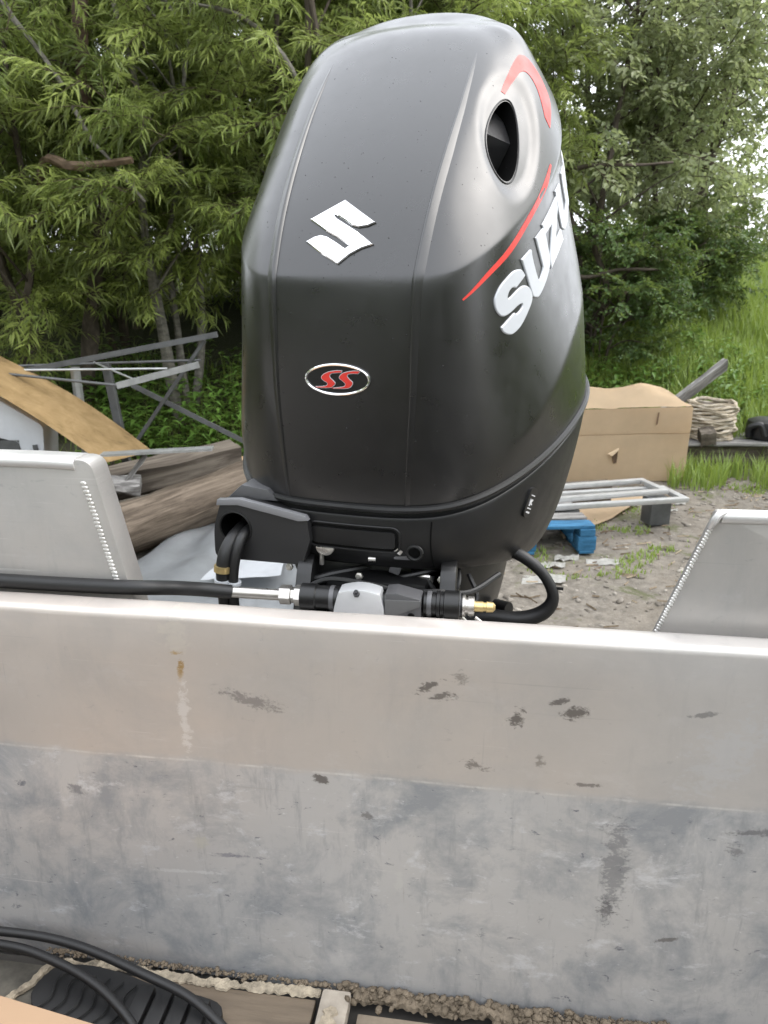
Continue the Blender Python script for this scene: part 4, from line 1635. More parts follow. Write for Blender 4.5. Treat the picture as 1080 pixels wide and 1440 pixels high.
holed(rounded([(-.197, -.092), (-.060, -.088), (-.048, -.050), (-.052, -.018), (-.150, .000), (-.182, -.004), (-.196, -.045)], [.012, .006, .004, .004, .003, .003, .012], 4),
      [(-.162 + .0240 * math.cos(2 * math.pi * k / 28), -.044 + .0240 * math.sin(2 * math.pi * k / 28)) for k in range(28)], -.012, .105, .06, [black('grey_inlet', .018, .42), M_void], 'cable_inlet', 'boxy cable inlet with a round hole and a bright top edge')
bm = bmesh.new()
tube(bm, [(-.162 + .0245 * math.cos(2 * math.pi * k / 28), -.012, -.044 + .0245 * math.sin(2 * math.pi * k / 28)) for k in range(29)], .0018, 8, 0, False)
mesh('inlet_lip', bm, M_pan, motor)
bm = bmesh.new()
prism(bm, [(-.187, -.0025), (-.152, .0012), (-.054, -.0150), (-.049, -.0215), (-.064, -.0235), (-.155, -.0085), (-.189, -.0115)], .010, Matrix.Translation((0, -.0145, 0)), .001)
mesh('inlet_trim', bm, black('grey_trim', .22, .4, .1, .2), motor)
bm = bmesh.new()
prism(bm, [(-.180, 0), (-.10, 0), (-.118, .016), (-.158, .020)], .10, Matrix.Translation((0, .006, -.004)), .002)
mesh('inlet_shoulder', bm, M_gry, motor)


def B2M(x, y, z):
    """boat coordinates to motor coordinates"""
    Pw = boat.matrix_world @ Vector((x, y, z))
    return motor.matrix_world.inverted() @ Pw


bpy.context.view_layer.update()
RB = (motor.matrix_world.inverted() @ boat.matrix_world).to_3x3()


def boxB(bm, c, s, bev=.003, rot=None):
    R_ = RB @ rot if rot is not None else RB
    box(bm, B2M(*c), s, R_, bev)


AX = RB @ Vector((1, 0, 0))


def latB(name, prof, x, y, z, mat, seg=18):
    bm = bmesh.new()
    lathe(bm, prof, B2M(x, y, z), AX, seg)
    return mesh(name, bm, mat, motor)


# hoses into the inlet
h1 = [(-.166, .045, -.048), (-.164, -.010, -.056), (-.168, -.032, -.074), (-.172, -.038, -.10), (-.174, -.036, -.14), (-.176, -.03, -.20)]
bm = bmesh.new(); tube(bm, h1, [.0100, .0105, .0105, .0098, .0085, .0085], 12, 6)
hz = mesh('inlet_hose', bm, M_rub, motor)
bm = bmesh.new(); tube(bm, [(-.1712, -.0375, -.092), (-.1722, -.0382, -.101)], .0125, 14, 0)
mesh('hose_ring', bm, M_brass, hz)
bm = bmesh.new(); tube(bm, [(-.1735, -.0375, -.112), (-.174, -.037, -.117)], .0118, 14, 0)
mesh('hose_tie', bm, M_white, hz)
bm = bmesh.new(); tube(bm, [(-.150, .045, -.050), (-.1485, -.008, -.050), (-.151, -.028, -.066), (-.157, -.034, -.10), (-.160, -.033, -.14), (-.160, -.03, -.20)], .0074, 12, 6)
hz = mesh('inlet_hose', bm, M_rub, motor)
bm = bmesh.new(); tube(bm, [(-.1565, -.034, -.116), (-.157, -.034, -.120)], .0100, 14, 0)
mesh('hose_tie', bm, M_white, hz)

# steering cylinder across the front of the bracket
ZS, YS = 1.374, .13
latB('steering_rod', [(0, .0078), (.085, .0078)], -.243, YS, ZS, M_steel)
latB('rod_nut', [(0, .010), (.001, .0135), (.016, .0135), (.017, .011), (.021, .011), (.022, .0145), (.030, .0145), (.031, .009)], -.163, YS, ZS + .001, M_steel, 6)
latB('rod_sleeve', [(0, .012), (.002, .0185), (.022, .0185), (.024, .0165), (.054, .0165), (.056, .01)], -.134, YS, ZS, M_blk)
latB('steering_cylinder', [(0, .0135), (.10, .0135)], -.085, YS, ZS, M_blk)
bm = bmesh.new()
arch = [(-.038, -.03), (-.034, -.004)] + [(x, .0165 + .0075 * math.cos(x / .034 * math.pi / 2)) for x in np.linspace(-.028, .028, 13)] + [(.033, -.004), (.035, -.03)]
prism(bm, arch, .030, Matrix.Translation(B2M(-.049, YS - .024, ZS)) @ RB.to_4x4(), .002)
mesh('silver_plate', bm, M_silver, motor, label='cast silver steering plate with a bolt')
bm = bmesh.new()
lathe(bm, [(0, .0046), (.004, .0046), (.0045, .003), (.008, .003)], B2M(-.052, YS - .023, ZS + .017), RB @ Vector((0, -.55, .83)), 6)
mesh('plate_bolt', bm, M_blk, motor)
bm = bmesh.new()
prism(bm, [(-.024, -.034), (.024, -.034), (.024, .012), (-.010, .020), (-.024, .018)], .034, Matrix.Translation(B2M(.009, YS - .018, ZS)) @ RB.to_4x4(), .002)
mesh('grey_block', bm, M_gry, motor)
bm = bmesh.new()
prism(bm, [(-.024, -.018), (.022, .002), (.024, .011), (-.024, .010)], .002, Matrix.Translation(B2M(.009, YS - .0195, ZS)) @ RB.to_4x4(), .0006)
mesh('block_face', bm, simple('grey_casting', .13, .45, .2), motor)
bm = bmesh.new()
lathe(bm, [(0, .005), (.004, .005)], B2M(.020, YS - .021, ZS - .012), RB @ Vector((0, 1, 0)), 14)
mesh('block_hole', bm, M_void, motor)
latB('cylinder_end', [(0, .010), (.002, .0155), (.018, .0155), (.019, .0185), (.023, .0185), (.024, .0165), (.028, .0165), (.029, .0195), (.048, .0195), (.050, .016), (.053, .016)], .034, YS, ZS, M_blk, 22)
latB('end_nut', [(0, .0145), (.004, .0145), (.005, .011), (.008, .011), (.0085, .013), (.016, .013), (.017, .008)], .086, YS, ZS, M_steel, 16)
latB('brass_fitting', [(0, .0072), (.012, .0072), (.0125, .0062), (.016, .0062), (.0165, .0075), (.025, .0068), (.028, .003)], .102, YS, ZS, M_brass, 14)
# swivel and clamp bracket behind it
bm = bmesh.new()
boxB(bm, (-.05, .30, 1.372), (.17, .20, .06), .010)
boxB(bm, (-.035, .26, 1.18), (.15, .20, .42), .02)
mesh('swivel_bracket', bm, M_blk, motor)
for x in (-.135, .065):
    bm = bmesh.new()
    prism(bm, rounded([(-.06, -.50), (.10, -.50), (.16, -.05), (.12, .03), (-.02, .03), (-.06, -.04)], [.02] * 6, 3), .022, Matrix.Translation(B2M(x + .011, .185, 1.385)) @ RB.to_4x4() @ Matrix.Rotation(math.pi / 2, 4, 'Z'), .003)
    mesh('clamp_bracket', bm, M_blk, motor)
bm = bmesh.new()
boxB(bm, (-.006, .19, 1.412), (.016, .03, .036), .003, Matrix.Rotation(.35, 3, 'Y'))
boxB(bm, (.004, .175, 1.425), (.03, .02, .010), .003)
mesh('pivot_lug', bm, M_gry, motor)
latB('pivot_pin', [(0, .004), (.010, .004)], -.046, .17, 1.418, M_steel, 10)
# exhaust leg under the pan
LEG = [
    [(0, .10, -.08), (.05, .10, -.08), (.09, .12, -.08), (.12, .17, -.08), (.135, .27, -.08), (.135, .37, -.08), (.12, .46, -.08), (.07, .53, -.08), (0, .55, -.08)],
    [(0, .12, -.20), (.05, .12, -.20), (.10, .14, -.20), (.155, .19, -.18), (.185, .29, -.17), (.195, .40, -.16), (.175, .49, -.15), (.10, .56, -.14), (0, .58, -.13)],
    [(0, .14, -.33), (.05, .14, -.33), (.09, .16, -.33), (.125, .20, -.33), (.145, .29, -.33), (.150, .39, -.33), (.135, .47, -.33), (.08, .53, -.33), (0, .55, -.33)],
    [(0, .16, -.60), (.03, .16, -.60), (.06, .18, -.60), (.075, .22, -.60), (.085, .29, -.60), (.085, .38, -.60), (.07, .45, -.60), (.04, .49, -.60), (0, .50, -.60)],
    [(0, .16, -.95), (.02, .16, -.95), (.04, .18, -.95), (.05, .22, -.95), (.055, .29, -.95), (.055, .38, -.95), (.045, .45, -.95), (.02, .49, -.95), (0, .50, -.95)],
]
mesh('drive_leg', loft(LEG, -.004, (), 2), M_blk, motor, ang=60)
bm = bmesh.new()
lathe(bm, [(0, .030), (.05, .055), (.28, .055), (.42, .030), (.46, .012)], (0, .08, -1.10), (0, 1, 0), 20)
box(bm, (0, .33, -1.02), (.03, .22, .16), None, .01)
box(bm, (0, .33, -.96), (.20, .34, .012), None, .004)
mesh('gear_case', bm, M_blk, motor)
bm = bmesh.new()
lathe(bm, [(0, .012), (.03, .012)], (.168, .30, -.255), (.85, -.5, .1), 12)
mesh('leg_bolt', bm, M_blk, motor)
# wiring at the right
bm = bmesh.new()
tube(bm, [(.14, .22, -.105), (.19, .205, -.112), (.226, .20, -.124), (.257, .20, -.150), (.272, .20, -.184), (.258, .20, -.212), (.222, .195, -.226), (.17, .19, -.226), (.12, .18, -.232), (.05, .17, -.24)], [.009, .010, .0095, .0085, .0095, .0125, .013, .012, .011, .010], 12, 6)
cl = mesh('wiring_loom', bm, M_rub, motor)
bm = bmesh.new()
box(bm, (.277, .20, -.168), (.020, .004, .004))
mesh('cable_tie', bm, M_blk, cl)
for i, pts in enumerate([[(.10, .10, -.085), (.085, .05, -.098), (.095, .03, -.120), (.125, .02, -.135)], [(.12, .12, -.085), (.105, .045, -.100), (.125, .03, -.125), (.150, .04, -.150)], [(.0, .06, -.094), (.05, .03, -.108), (.10, .03, -.098), (.15, .08, -.092)], [(.155, .10, -.12), (.172, .08, -.145), (.165, .06, -.17)], [(.14, .09, -.095), (.150, .05, -.115), (.140, .04, -.140), (.160, .05, -.165)]]):
    bm = bmesh.new()
    tube(bm, pts, .0036, 7, 6)
    mesh('wire', bm, M_rub, motor)
for i, pts in enumerate([[(.112, .02, -.134), (.146, .03, -.138), (.166, .035, -.134)], [(.146, .02, -.142), (.162, .035, -.162), (.172, .035, -.180)], [(.072, .03, -.128), (.084, .03, -.104), (.112, .035, -.104)], [(.112, .035, -.104), (.116, .035, -.130)], [(.175, .05, -.165), (.185, .05, -.172)]]):
    bm = bmesh.new()
    tube(bm, pts, .0030, 7, 4)
    mesh('wire_clip', bm, M_steel, motor)
for pts, r_ in (([(-.10, .05, -.10), (-.06, .00, -.112), (-.02, .01, -.104), (.04, .05, -.098)], .0045), ([(-.055, -.035, -.118), (-.02, -.025, -.100), (.03, -.02, -.101), (.075, -.01, -.112), (.10, .0, -.13)], .0036), ([(.09, .0, -.116), (.13, -.005, -.108), (.17, .03, -.118), (.20, .10, -.115)], .0042)):
    bm = bmesh.new()
    tube(bm, pts, r_, 8, 6)
    mesh('thin_hose', bm, M_rub, motor)
for x in (-.118, -.092, .040, .078):
    latB('cylinder_band', [(0, .0172), (.003, .0176), (.006, .0172)], x, YS, ZS, M_gry, 20)
for (u_, v_, w_) in ((-.085, .0, -.098), (.13, .03, -.104), (.02, .0, -.100)):
    bm = bmesh.new()
    lathe(bm, [(0, .0055), (.004, .0055), (.0045, .0035), (.007, .0035)], (u_, v_, w_), (0, -1, .2), 6)
    mesh('bracket_bolt', bm, M_steel, motor)
bm = bmesh.new()
box(bm, (.094, .05, -.120), (.036, .012, .030), Matrix.Rotation(.3, 3, 'Y'), .002)
mesh('bracket_plate', bm, M_gry, motor)

# the black hose lying on the wall top
bm = bmesh.new()
tube(bm, [tuple(boat.matrix_world @ Vector(p)) for p in ((-1.1, .051, 1.4065), (-.70, .051, 1.4065), (-.45, .0505, 1.4065), (-.34, .056, 1.4055), (-.30, .085, 1.395), (-.27, .115, 1.382), (-.232, .13, 1.374))], .0098, 12, 8)
tag(mesh('rubber_hose', bm, M_rub), 'black rubber hose lying along the top of the stern wall at the left', 'hose')

# ================================================================== SCRAP AND LITTER
def wood(name, a, b, rough=.85, scale=10, stretch=(1, 1, 1), bump=.5, crack=.5):
    t = NT(name)
    v = t.coord('Object', stretch)
    n = t.noise(v, scale, 8, .7, .4)
    c = t.ramp(n, [(.28, tuple(np.array(a) * .55)), (.45, a), (.62, b), (.8, tuple(np.array(b) * 1.25))])
    k = t.noise(v, scale * 3.3, 8, .75)
    c = t.mix(c, tuple(np.array(a) * .25), t.rng(k, .60, .70, 0, crack))
    t.set(base=c, rough=rough, spec=.25)
    t.bump(n, bump, .012)
    return t.m


M_old = wood('weathered_timber', (.075, .062, .050), (.165, .143, .118), stretch=(.35, 5, 5), scale=3, bump=.3, crack=.55)
M_log = wood('weathered_log', (.070, .054, .040), (.15, .12, .092), stretch=(.45, 5, 5), scale=4, bump=.6, crack=.8)
M_plank = wood('grey_plank', (.12, .115, .11), (.30, .29, .28), stretch=(.6, 8, 8), scale=4, bump=.3, crack=.3)
M_split = wood('fresh_split_wood', (.30, .18, .09), (.52, .40, .27), stretch=(3, 9, 9), scale=5)
M_ply = wood('tan_board', (.36, .25, .12), (.45, .32, .165), rough=.6, stretch=(1, 4, 4), scale=2.2, bump=.05, crack=.12)
M_card = simple('cardboard', (.62, .485, .335), .8, var=.10, scale=4, spec=.2)
M_gmet = simple('galvanised_metal', (.42, .43, .43), .38, .7, var=.2, scale=14)
M_dmet = simple('dark_painted_metal', (.10, .103, .105), .5, .3, var=.3)
M_wht = simple('white_plastic', (.56, .58, .61), .45, 0, var=.06)
M_shm = simple('grey_sheet_metal', (.33, .345, .36), .45, .3, var=.2, scale=3)
M_blue = wood('blue_painted_wood', (.025, .105, .20), (.045, .16, .29), rough=.6, stretch=(2, 9, 9), scale=4, bump=.3, crack=.35)
M_frame = simple('white_aluminium_frame', (.50, .50, .50), .38, .5, var=.15)


def beam(bm, a, b, w, h, roll=0, jit=.01, seed=0, seg=10, log=False):
    """rough sawn timber between two end points"""
    a, b = Vector(a), Vector(b)
    d = (b - a).normalized()
    s = d.cross(Vector((0, 0, 1))).normalized()
    u = s.cross(d)
    R_ = Matrix.Rotation(roll, 3, d)
    s, u = R_ @ s, R_ @ u
    rows = []
    pr_ = [(-.5, -.5), (-.5, -.1), (-.5, .12), (-.5, .42), (-.42, .5), (-.1, .5), (.2, .5), (.5, .5), (.5, 0), (.5, -.5), (0, -.5)]
    if log:
        pr_ = [(.5 * math.cos(k * math.pi / 7), .5 * math.sin(k * math.pi / 7)) for k in range(14)][::-1]
    for i in range(seg + 1):
        t = i / seg
        p = a.lerp(b, t)
        rows.append([bm.verts.new(p + s * (x * w + jit * noise.noise((t * 4, k * 1.7, seed))) + u * (z * h + jit * noise.noise((t * 4 + 9, k * 1.3, seed)))) for k, (x, z) in enumerate(pr_)])
    n = len(pr_)
    for i in range(seg):
        for k in range(n):
            bm.faces.new([rows[i][k], rows[i][(k + 1) % n], rows[i + 1][(k + 1) % n], rows[i + 1][k]])
    bm.faces.new(list(reversed(rows[0])))
    bm.faces.new(rows[-1])
    bmesh.ops.recalc_face_normals(bm, faces=bm.faces)


def place(name, bm, mat, label, cat, group=None, ang=40, along=None):
    """recentre a one-mesh thing on its own base; along: give it its own X axis in that direction"""
    R_ = Vector(along).normalized().to_track_quat('X', 'Z').to_matrix() if along is not None else Matrix.Identity(3)
    if along is not None:
        for v in bm.verts:
            v.co = R_.transposed() @ v.co
    lo_ = Vector([min(v.co[i] for v in bm.verts) for i in range(3)])
    hi_ = Vector([max(v.co[i] for v in bm.verts) for i in range(3)])
    c = Vector(((lo_.x + hi_.x) / 2, (lo_.y + hi_.y) / 2, lo_.z))
    for v in bm.verts:
        v.co -= c
    o = mesh(name, bm, mat, ang=ang)
    o.location = R_ @ c
    o.rotation_euler = R_.to_euler()
    return tag(o, label, cat, group)


def timber(name, a, b, w, h, roll, jit, seed, seg, mat, label, cat, group=None, log=False):
    bm = bmesh.new()
    beam(bm, a, b, w, h, roll, jit, seed, seg, log)
    return place(name, bm, mat, label, cat, group, 40, Vector(b) - Vector(a))


G_T = 'old timbers piled at the left'
timber('timber', (-2.2, 4.95, .36), (-1.13, 5.72, .47), .22, .16, .15, .02, 1, 16, M_old, 'topmost cracked weathered timber with a square end beside the engine', 'timber', G_T)
timber('timber', (-2.05, 4.40, .12), (-.88, 5.50, .33), .36, .34, 0, .035, 2, 18, M_log, 'lowest and widest weathered log, lying on the grey sheet metal', 'timber', G_T, True)
timber('timber', (-2.6, 5.15, .24), (-1.45, 5.75, .36), .24, .2, .2, .03, 3, 16, M_old, 'short timber at the back under the white edged metal strip', 'timber', G_T)
timber('timber', (-2.2, 4.95, .42), (-1.66, 5.06, .40), .14, .07, .3, .03, 4, 16, M_plank, 'broken piece of pale wood on top of the timbers, left end', 'timber', G_T)
timber('split_wood', (-1.12, 5.75, .36), (-.78, 5.95, .40), .18, .07, .1, .02, 5, 8, M_split, 'fresh orange split piece of wood beside the timber end', 'wood piece')
timber('wood_stick', (-1.80, 5.0, .36), (-1.62, 5.1, .60), .03, .025, 0, .004, 6, 6, M_plank, 'thin grey stick standing between the timbers and the metal strip', 'stick')

# crumpled sheet metal on the ground
def crumple(name, corners, n, amp, mat, label, cat, z0=.03, seed=0, group=None):
    bm = bmesh.new()
    A, B, D_, E2 = [Vector(c) for c in corners]
    g_ = []
    for j in range(n + 1):
        r_ = []
        for i in range(n + 1):
            s, t = i / n, j / n
            p = (A * (1 - s) + B * s) * (1 - t) + (E2 * (1 - s) + D_ * s) * t
            q_ = abs(noise.noise((s * 2.3, t * 2.3, seed))) + .4 * noise.noise((s * 6, t * 6, seed + 4))
            p = p + Vector((0, 0, amp * q_))
            r_.append(bm.verts.new(p))
        g_.append(r_)
    for j in range(n):
        for i in range(n):
            bm.faces.new([g_[j][i], g_[j][i + 1], g_[j + 1][i + 1], g_[j + 1][i]])
    bmesh.ops.solidify(bm, geom=list(bm.faces), thickness=.003)
    bmesh.ops.recalc_face_normals(bm, faces=bm.faces)
    return place(name, bm, mat, label, cat, group, 50)


crumple('metal_sheet', [(-1.75, 3.75, .03), (-.45, 3.85, .03), (-.62, 5.65, .20), (-1.25, 5.4, .12)], 22, .09, M_shm, 'dented grey sheet metal lying on the ground under the timbers', 'metal sheet', seed=1)
crumple('metal_sheet', [(-1.02, 3.95, .16), (-.58, 4.0, .16), (-.60, 4.45, .17), (-.92, 4.4, .17)], 10, .02, M_wht, 'small white metal sheet lying behind the cable inlet of the motor', 'metal sheet', seed=5)

# tan board leaning on the white housing
bm = bmesh.new()
b2 = bmesh.new()
rows = []
for i in range(15):
    t = i / 14
    lo_p = Vector((-1.995, 5.30, .49)).lerp(Vector((-3.25, 5.30, 1.30)), t)
    hi_p = Vector((-1.77, 5.75, .475)).lerp(Vector((-2.60, 5.75, 1.035)), t * 1.3)
    up_ = Vector((.05, 0, .07)) * (math.sin(t * math.pi) * .55)
    rows.append([lo_p + up_, lo_p.lerp(hi_p, .5) + up_ * 1.1, hi_p + up_])
V = [[b2.verts.new(p) for p in r] for r in rows]
for i in range(14):
    for k in range(2):
        b2.faces.new([V[i][k], V[i][k + 1], V[i + 1][k + 1], V[i + 1][k]])
bmesh.ops.solidify(b2, geom=list(b2.faces), thickness=.016)
bmesh.ops.recalc_face_normals(b2, faces=b2.faces)
place('tan_board', b2, M_ply, 'long tan board sloping down to the right over the scrap pile', 'board')
# white housing under it
wh = empty('white_housing', (-2.62, 5.5, ghgt(-2.62, 5.5)), .1, 'white plastic machine housing with a dark opening under the tan board', 'housing')
bm = bmesh.new()
prism(bm, rounded([(-.30, .0), (-.30, .88), (-.16, .96), (.16, .74), (.15, .62), (.12, .30), (.10, .0), (.02, .0), (-.02, .62), (-.24, .68), (-.25, 0)], [.02, .05, .06, .04, .02, .02, .01, .01, .05, .04, .01]), .35, Matrix.Translation((0, -.05, 0)), .008)
mesh('housing_body', bm, M_wht, wh)
bm = bmesh.new()
box(bm, (-.13, .10, .34), (.22, .30, .60))
mesh('dark_insert', bm, M_dmet, wh)
bm = bmesh.new()
box(bm, (.095, -.058, .52), (.035, .012, .17), Matrix.Rotation(-.08, 3, 'Y'), .003)
mesh('vent_slot', bm, M_dmet, wh)
crumple('white_wrap', [(-2.75, 5.0, .50), (-2.05, 5.0, .46), (-2.05, 5.2, .46), (-2.75, 5.2, .50)], 14, .07, M_wht, 'crumpled white plastic film lying just above the left transom side', 'plastic film', seed=9)
bm = bmesh.new(); box(bm, (-2.4, 5.12, .25), (.9, .3, .42), None, .01)
place('scrap_crate', bm, M_old, 'old wooden crate beneath the crumpled white film', 'crate')

# metal rack of rods and posts
rk = empty('metal_rack', (-1.9, 5.8, ghgt(-1.9, 5.8)), 0, 'tangled metal rack of thin rods, bars and posts in front of the willows', 'metal rack')
O_ = Vector(rk.location)


def rod(name, a, b, r, mat, sq=False):
    bm = bmesh.new()
    a, b = Vector(a) - O_, Vector(b) - O_
    if sq:
        beam(bm, a, b, r * 2, r * 2.2, 0, 0, 0, 1)
    else:
        tube(bm, [a, b], r, 8, 0)
    mesh(name, bm, mat, rk)


rod('rod', (-3.2, 5.6, 1.13), (-1.915, 5.58, 1.00), .010, M_dmet)
rod('rod', (-3.2, 5.8, 1.10), (-1.40, 5.95, 1.14), .010, M_dmet)
rod('rod', (-3.2, 5.7, 1.09), (-1.62, 5.8, 1.095), .009, M_gmet)
rod('rod', (-2.2, 5.9, 1.13), (-1.80, 5.62, 1.03), .008, M_gmet)
rod('cross_bar', (-1.93, 5.57, 1.0), (-1.36, 5.72, 1.135), .020, M_gmet, True)
rod('long_bar', (-2.9, 5.75, 1.04), (-1.23, 5.80, 1.345), .018, M_dmet, True)
rod('post', (-2.31, 5.85, .2), (-2.33, 5.85, 1.10), .038, M_gmet)
rod('post', (-2.00, 5.9, .1), (-2.11, 5.9, 1.12), .026, M_dmet, True)
rod('brace', (-1.93, 5.9, .96), (-1.10, 6.1, .46), .016, M_dmet, True)
rod('brace', (-1.33, 5.82, 1.30), (-1.95, 5.9, .5), .012, M_dmet, True)
rod('foot_bar', (-2.5, 5.9, .12), (-1.0, 6.1, .12), .03, M_dmet, True)
timber('metal_strip', (-1.90, 5.05, .615), (-1.16, 5.1, .645), .10, .016, 0, .001, 0, 4, M_gmet, 'white edged flat metal strip lying across the top of the timbers', 'metal strip')

# ---- right side
# flattened cardboard box
cbx = empty('cardboard_box', (2.18, 6.62, 0), -.02, 'large flattened cardboard box standing on edge right of the engine', 'cardboard box')
bm = bmesh.new()
n = 14


def cardsheet(pts2, name, th=.006):
    bm = bmesh.new()
    vs = [[bm.verts.new(p) for p in r] for r in pts2]
    for i in range(len(vs) - 1):
        for k in range(len(vs[0]) - 1):
            bm.faces.new([vs[i][k], vs[i][k + 1], vs[i + 1][k + 1], vs[i + 1][k]])
    bmesh.ops.solidify(bm, geom=list(bm.faces), thickness=th)
    bmesh.ops.recalc_face_normals(bm, faces=bm.faces)
    return mesh(name, bm, M_card, cbx, ang=30)


rows = []
for z, dy in ((0, 0), (.06, -.006), (.20, .0), (.33, -.004), (.42, .002), (.424, .012), (.428, .002), (.52, -.003), (.60, 0), (.655, 0)):
    rows.append([(x, dy + .010 * math.sin(x * 5 + z * 3) + .014 * noise.noise((x * 3, z * 5, 1)), z * (1 + .03 * x) + .012 * x) for x in np.linspace(-.80, .49, n)])
cardsheet(rows, 'box_panel')
rows = []
for j in range(8):
    t = j / 7
    rows.append([(x, .02 + t * .26, .655 * (1 + .03 * x) + .012 * x + .002 + (.17 * max(0, math.sin((x + .80) / 1.29 * math.pi * .98)) ** .7 + .03 * math.sin(x * 9) + .05 * noise.noise((x * 3.2, t * 2.5, 2))) * math.sin(t * math.pi * .62) + .012 * noise.noise((x * 7, t * 6, 5))) for x in np.linspace(-.80, .49, 20)])
cardsheet(rows, 'box_flap')
bm = bmesh.new()
prism(bm, [(-.035, .24), (.02, .29), (.015, .17), (-.01, .165)], .004, Matrix.Translation((-.14, -.012, 0)))
mesh('torn_hole', bm, simple('hole_shadow_board', (.08, .05, .03), .9), cbx)
bm = bmesh.new()
prism(bm, [(-.07, .255), (.02, .305), (.02, .290), (-.035, .235)], .02, Matrix.Translation((-.14, -.035, 0)))
mesh('torn_flap', bm, M_card, cbx)
bm = bmesh.new()
prism(bm, [(.185, .51), (.200, .52), (.205, .62), (.195, .62)], .004, Matrix.Translation((.0, -.012, 0)))
mesh('slit', bm, simple('slit_board', (.13, .08, .05), .9), cbx)
crumple('cardboard_sheet', [(1.25, 5.05, .012), (1.72, 5.52, .012), (2.30, 6.25, .012), (1.3, 6.3, .012)], 12, .02, M_card, 'torn brown cardboard sheet lying flat on the gravel under the metal frames', 'cardboard sheet', seed=3)

# stacked aluminium frames
G_F = 'metal frames stacked on the blue pallet'


def aframe(z, dx, dy, rz, lab):
    r_ = empty('window_surround', (1.52 + dx, 5.33 + dy, z), rz, lab, 'metal frame', G_F)
    for (cx, cy, sx, sy) in ((0, -.15, 1.30, .05), (0, .15, 1.30, .05), (-.625, 0, .05, .25), (.625, 0, .05, .25)):
        bm = bmesh.new()
        box(bm, (cx, cy, .021), (sx, sy, .026), None, .003)
        box(bm, (cx, cy - .004, .006), (sx - .01, sy * .7, .012), None, .001)
        mesh('frame_bar', bm, M_frame, r_)


aframe(.205, .0, .0, .20, 'lowest of the pale metal frames lying on the blue pallet')
aframe(.242, -.12, .05, .25, 'topmost of the pale metal frames lying on the blue pallet')
bm = bmesh.new(); box(bm, (2.02, 5.45, .10), (.16, .14, .20), Matrix.Rotation(.2, 3, 'Z'), .006)
place('support_block', bm, M_dmet, 'dark square block holding up the right end of the metal frames', 'block')
bm = bmesh.new(); box(bm, (1.55, 5.85, .10), (.5, .1, .2), Matrix.Rotation(.2, 3, 'Z'), .006)
place('support_beam', bm, M_old, 'old beam holding up the rear of the metal frames', 'beam')
# blue pallet
pl_ = empty('blue_pallet', (.92, 5.18, 0), .06, 'blue painted wooden pallet under the metal frames', 'pallet')
for k in range(5):
    bm = bmesh.new(); box(bm, (0, -.34 + k * .17, .180), (.90, .13, .022), None, .003)
    mesh('deck_board', bm, M_blue if k == 0 else M_plank, pl_)
for x in (-.40, 0, .40):
    bm = bmesh.new(); box(bm, (x, 0, .143), (.10, .84, .05), None, .003)
    mesh('stringer', bm, M_blue, pl_)
    for y in (-.355, 0, .355):
        bm = bmesh.new(); box(bm, (x, y, .070), (.12, .13, .094), None, .004)
        mesh('block', bm, M_blue, pl_)
    bm = bmesh.new(); box(bm, (x, 0, .011), (.10, .84, .022), None, .003)
    mesh('base_board', bm, M_blue, pl_)

# plank, coiled reel, dark tub on the far edge
timber('grey_plank', (2.55, 7.25, .42), (3.40, 7.75, .90), .05, .13, .25, .012, 3, 10, M_plank, 'grey weathered plank sticking up at a slant behind the cardboard', 'plank')
bm = bmesh.new()
prism(bm, [(-.45, 0), (1.3, 0), (1.3, .03), (-.45, .03)], .75, Matrix.Translation((3.0, 6.98, .235)) @ Matrix.Rotation(-.03, 4, 'X'), .004)
for v in bm.verts:
    v.co.z += .012 * noise.noise(v.co * 3)
ws = place('weathered_sheet', bm, M_plank, 'flat grey board carrying the wicker reel at the edge of the grass', 'board')
timber('bearer_log', (2.62, 7.10, .10), (4.4, 7.12, .12), .12, .24, 0, .02, 4, 12, M_old, 'dark old bearer under the flat grey board, hidden in grass', 'log')
rl = empty('wicker_reel', (3.12, 7.28, .262), 0, 'pale ring of peeling strips, like a wicker reel, on the flat grey board', 'reel')
rr = random.Random(9)
M_wick = wood('peeling_strips', (.36, .30, .22), (.56, .51, .43), stretch=(3, 3, 22), scale=3, bump=.8, crack=.6)
for k in range(13):
    z = .012 + k * .027
    bm = bmesh.new()
    pts = []
    r0 = .215 + rr.uniform(-.012, .012)
    ph = rr.uniform(0, 6.28)
    for i in range(29):
        a = ph + 2 * math.pi * i / 28
        q_ = r0 + .010 * math.sin(a * 5 + k) + .006 * math.sin(a * 11 + k * 2)
        pts.append((q_ * math.cos(a), q_ * math.sin(a), z + .008 * math.sin(a * 4 + k * 1.7)))
    tube(bm, pts, .0165, 6, 2, True, .5)
    mesh('strip', bm, M_wick, rl)
bm = bmesh.new()
lathe(bm, [(0, .17), (.30, .17)], (0, 0, .005), (0, 0, 1), 20)
mesh('core', bm, M_old, rl)
timber('dark_stub', (2.93, 7.02, .32), (3.06, 7.0, .34), .14, .12, .3, .03, 7, 5, M_old, 'dark stub of wood leaning on the front of the wicker reel', 'wood stub')
tb = empty('dark_tub', (3.66, 7.22, .262), 0, 'dark rubber tub with a pale lid at the right edge, on the flat grey board', 'tub')
bm = bmesh.new()
lathe(bm, [(0, .17), (.02, .19), (.12, .20), (.17, .19), (.19, .14)], (0, 0, .0), (0, 0, 1), 22)
mesh('tub_body', bm, M_rub, tb)
bm = bmesh.new()
box(bm, (.02, -.17, .11), (.20, .05, .11), Matrix.Rotation(-.5, 3, 'X'), .012)
mesh('pale_lid', bm, M_shm, tb)
bm = bmesh.new()
tube(bm, [(-.21, -.06, .03), (-.22, -.08, .12), (-.14, -.13, .15), (-.10, -.16, .05)], .03, 8, 5)
mesh('tub_handle', bm, M_rub, tb)

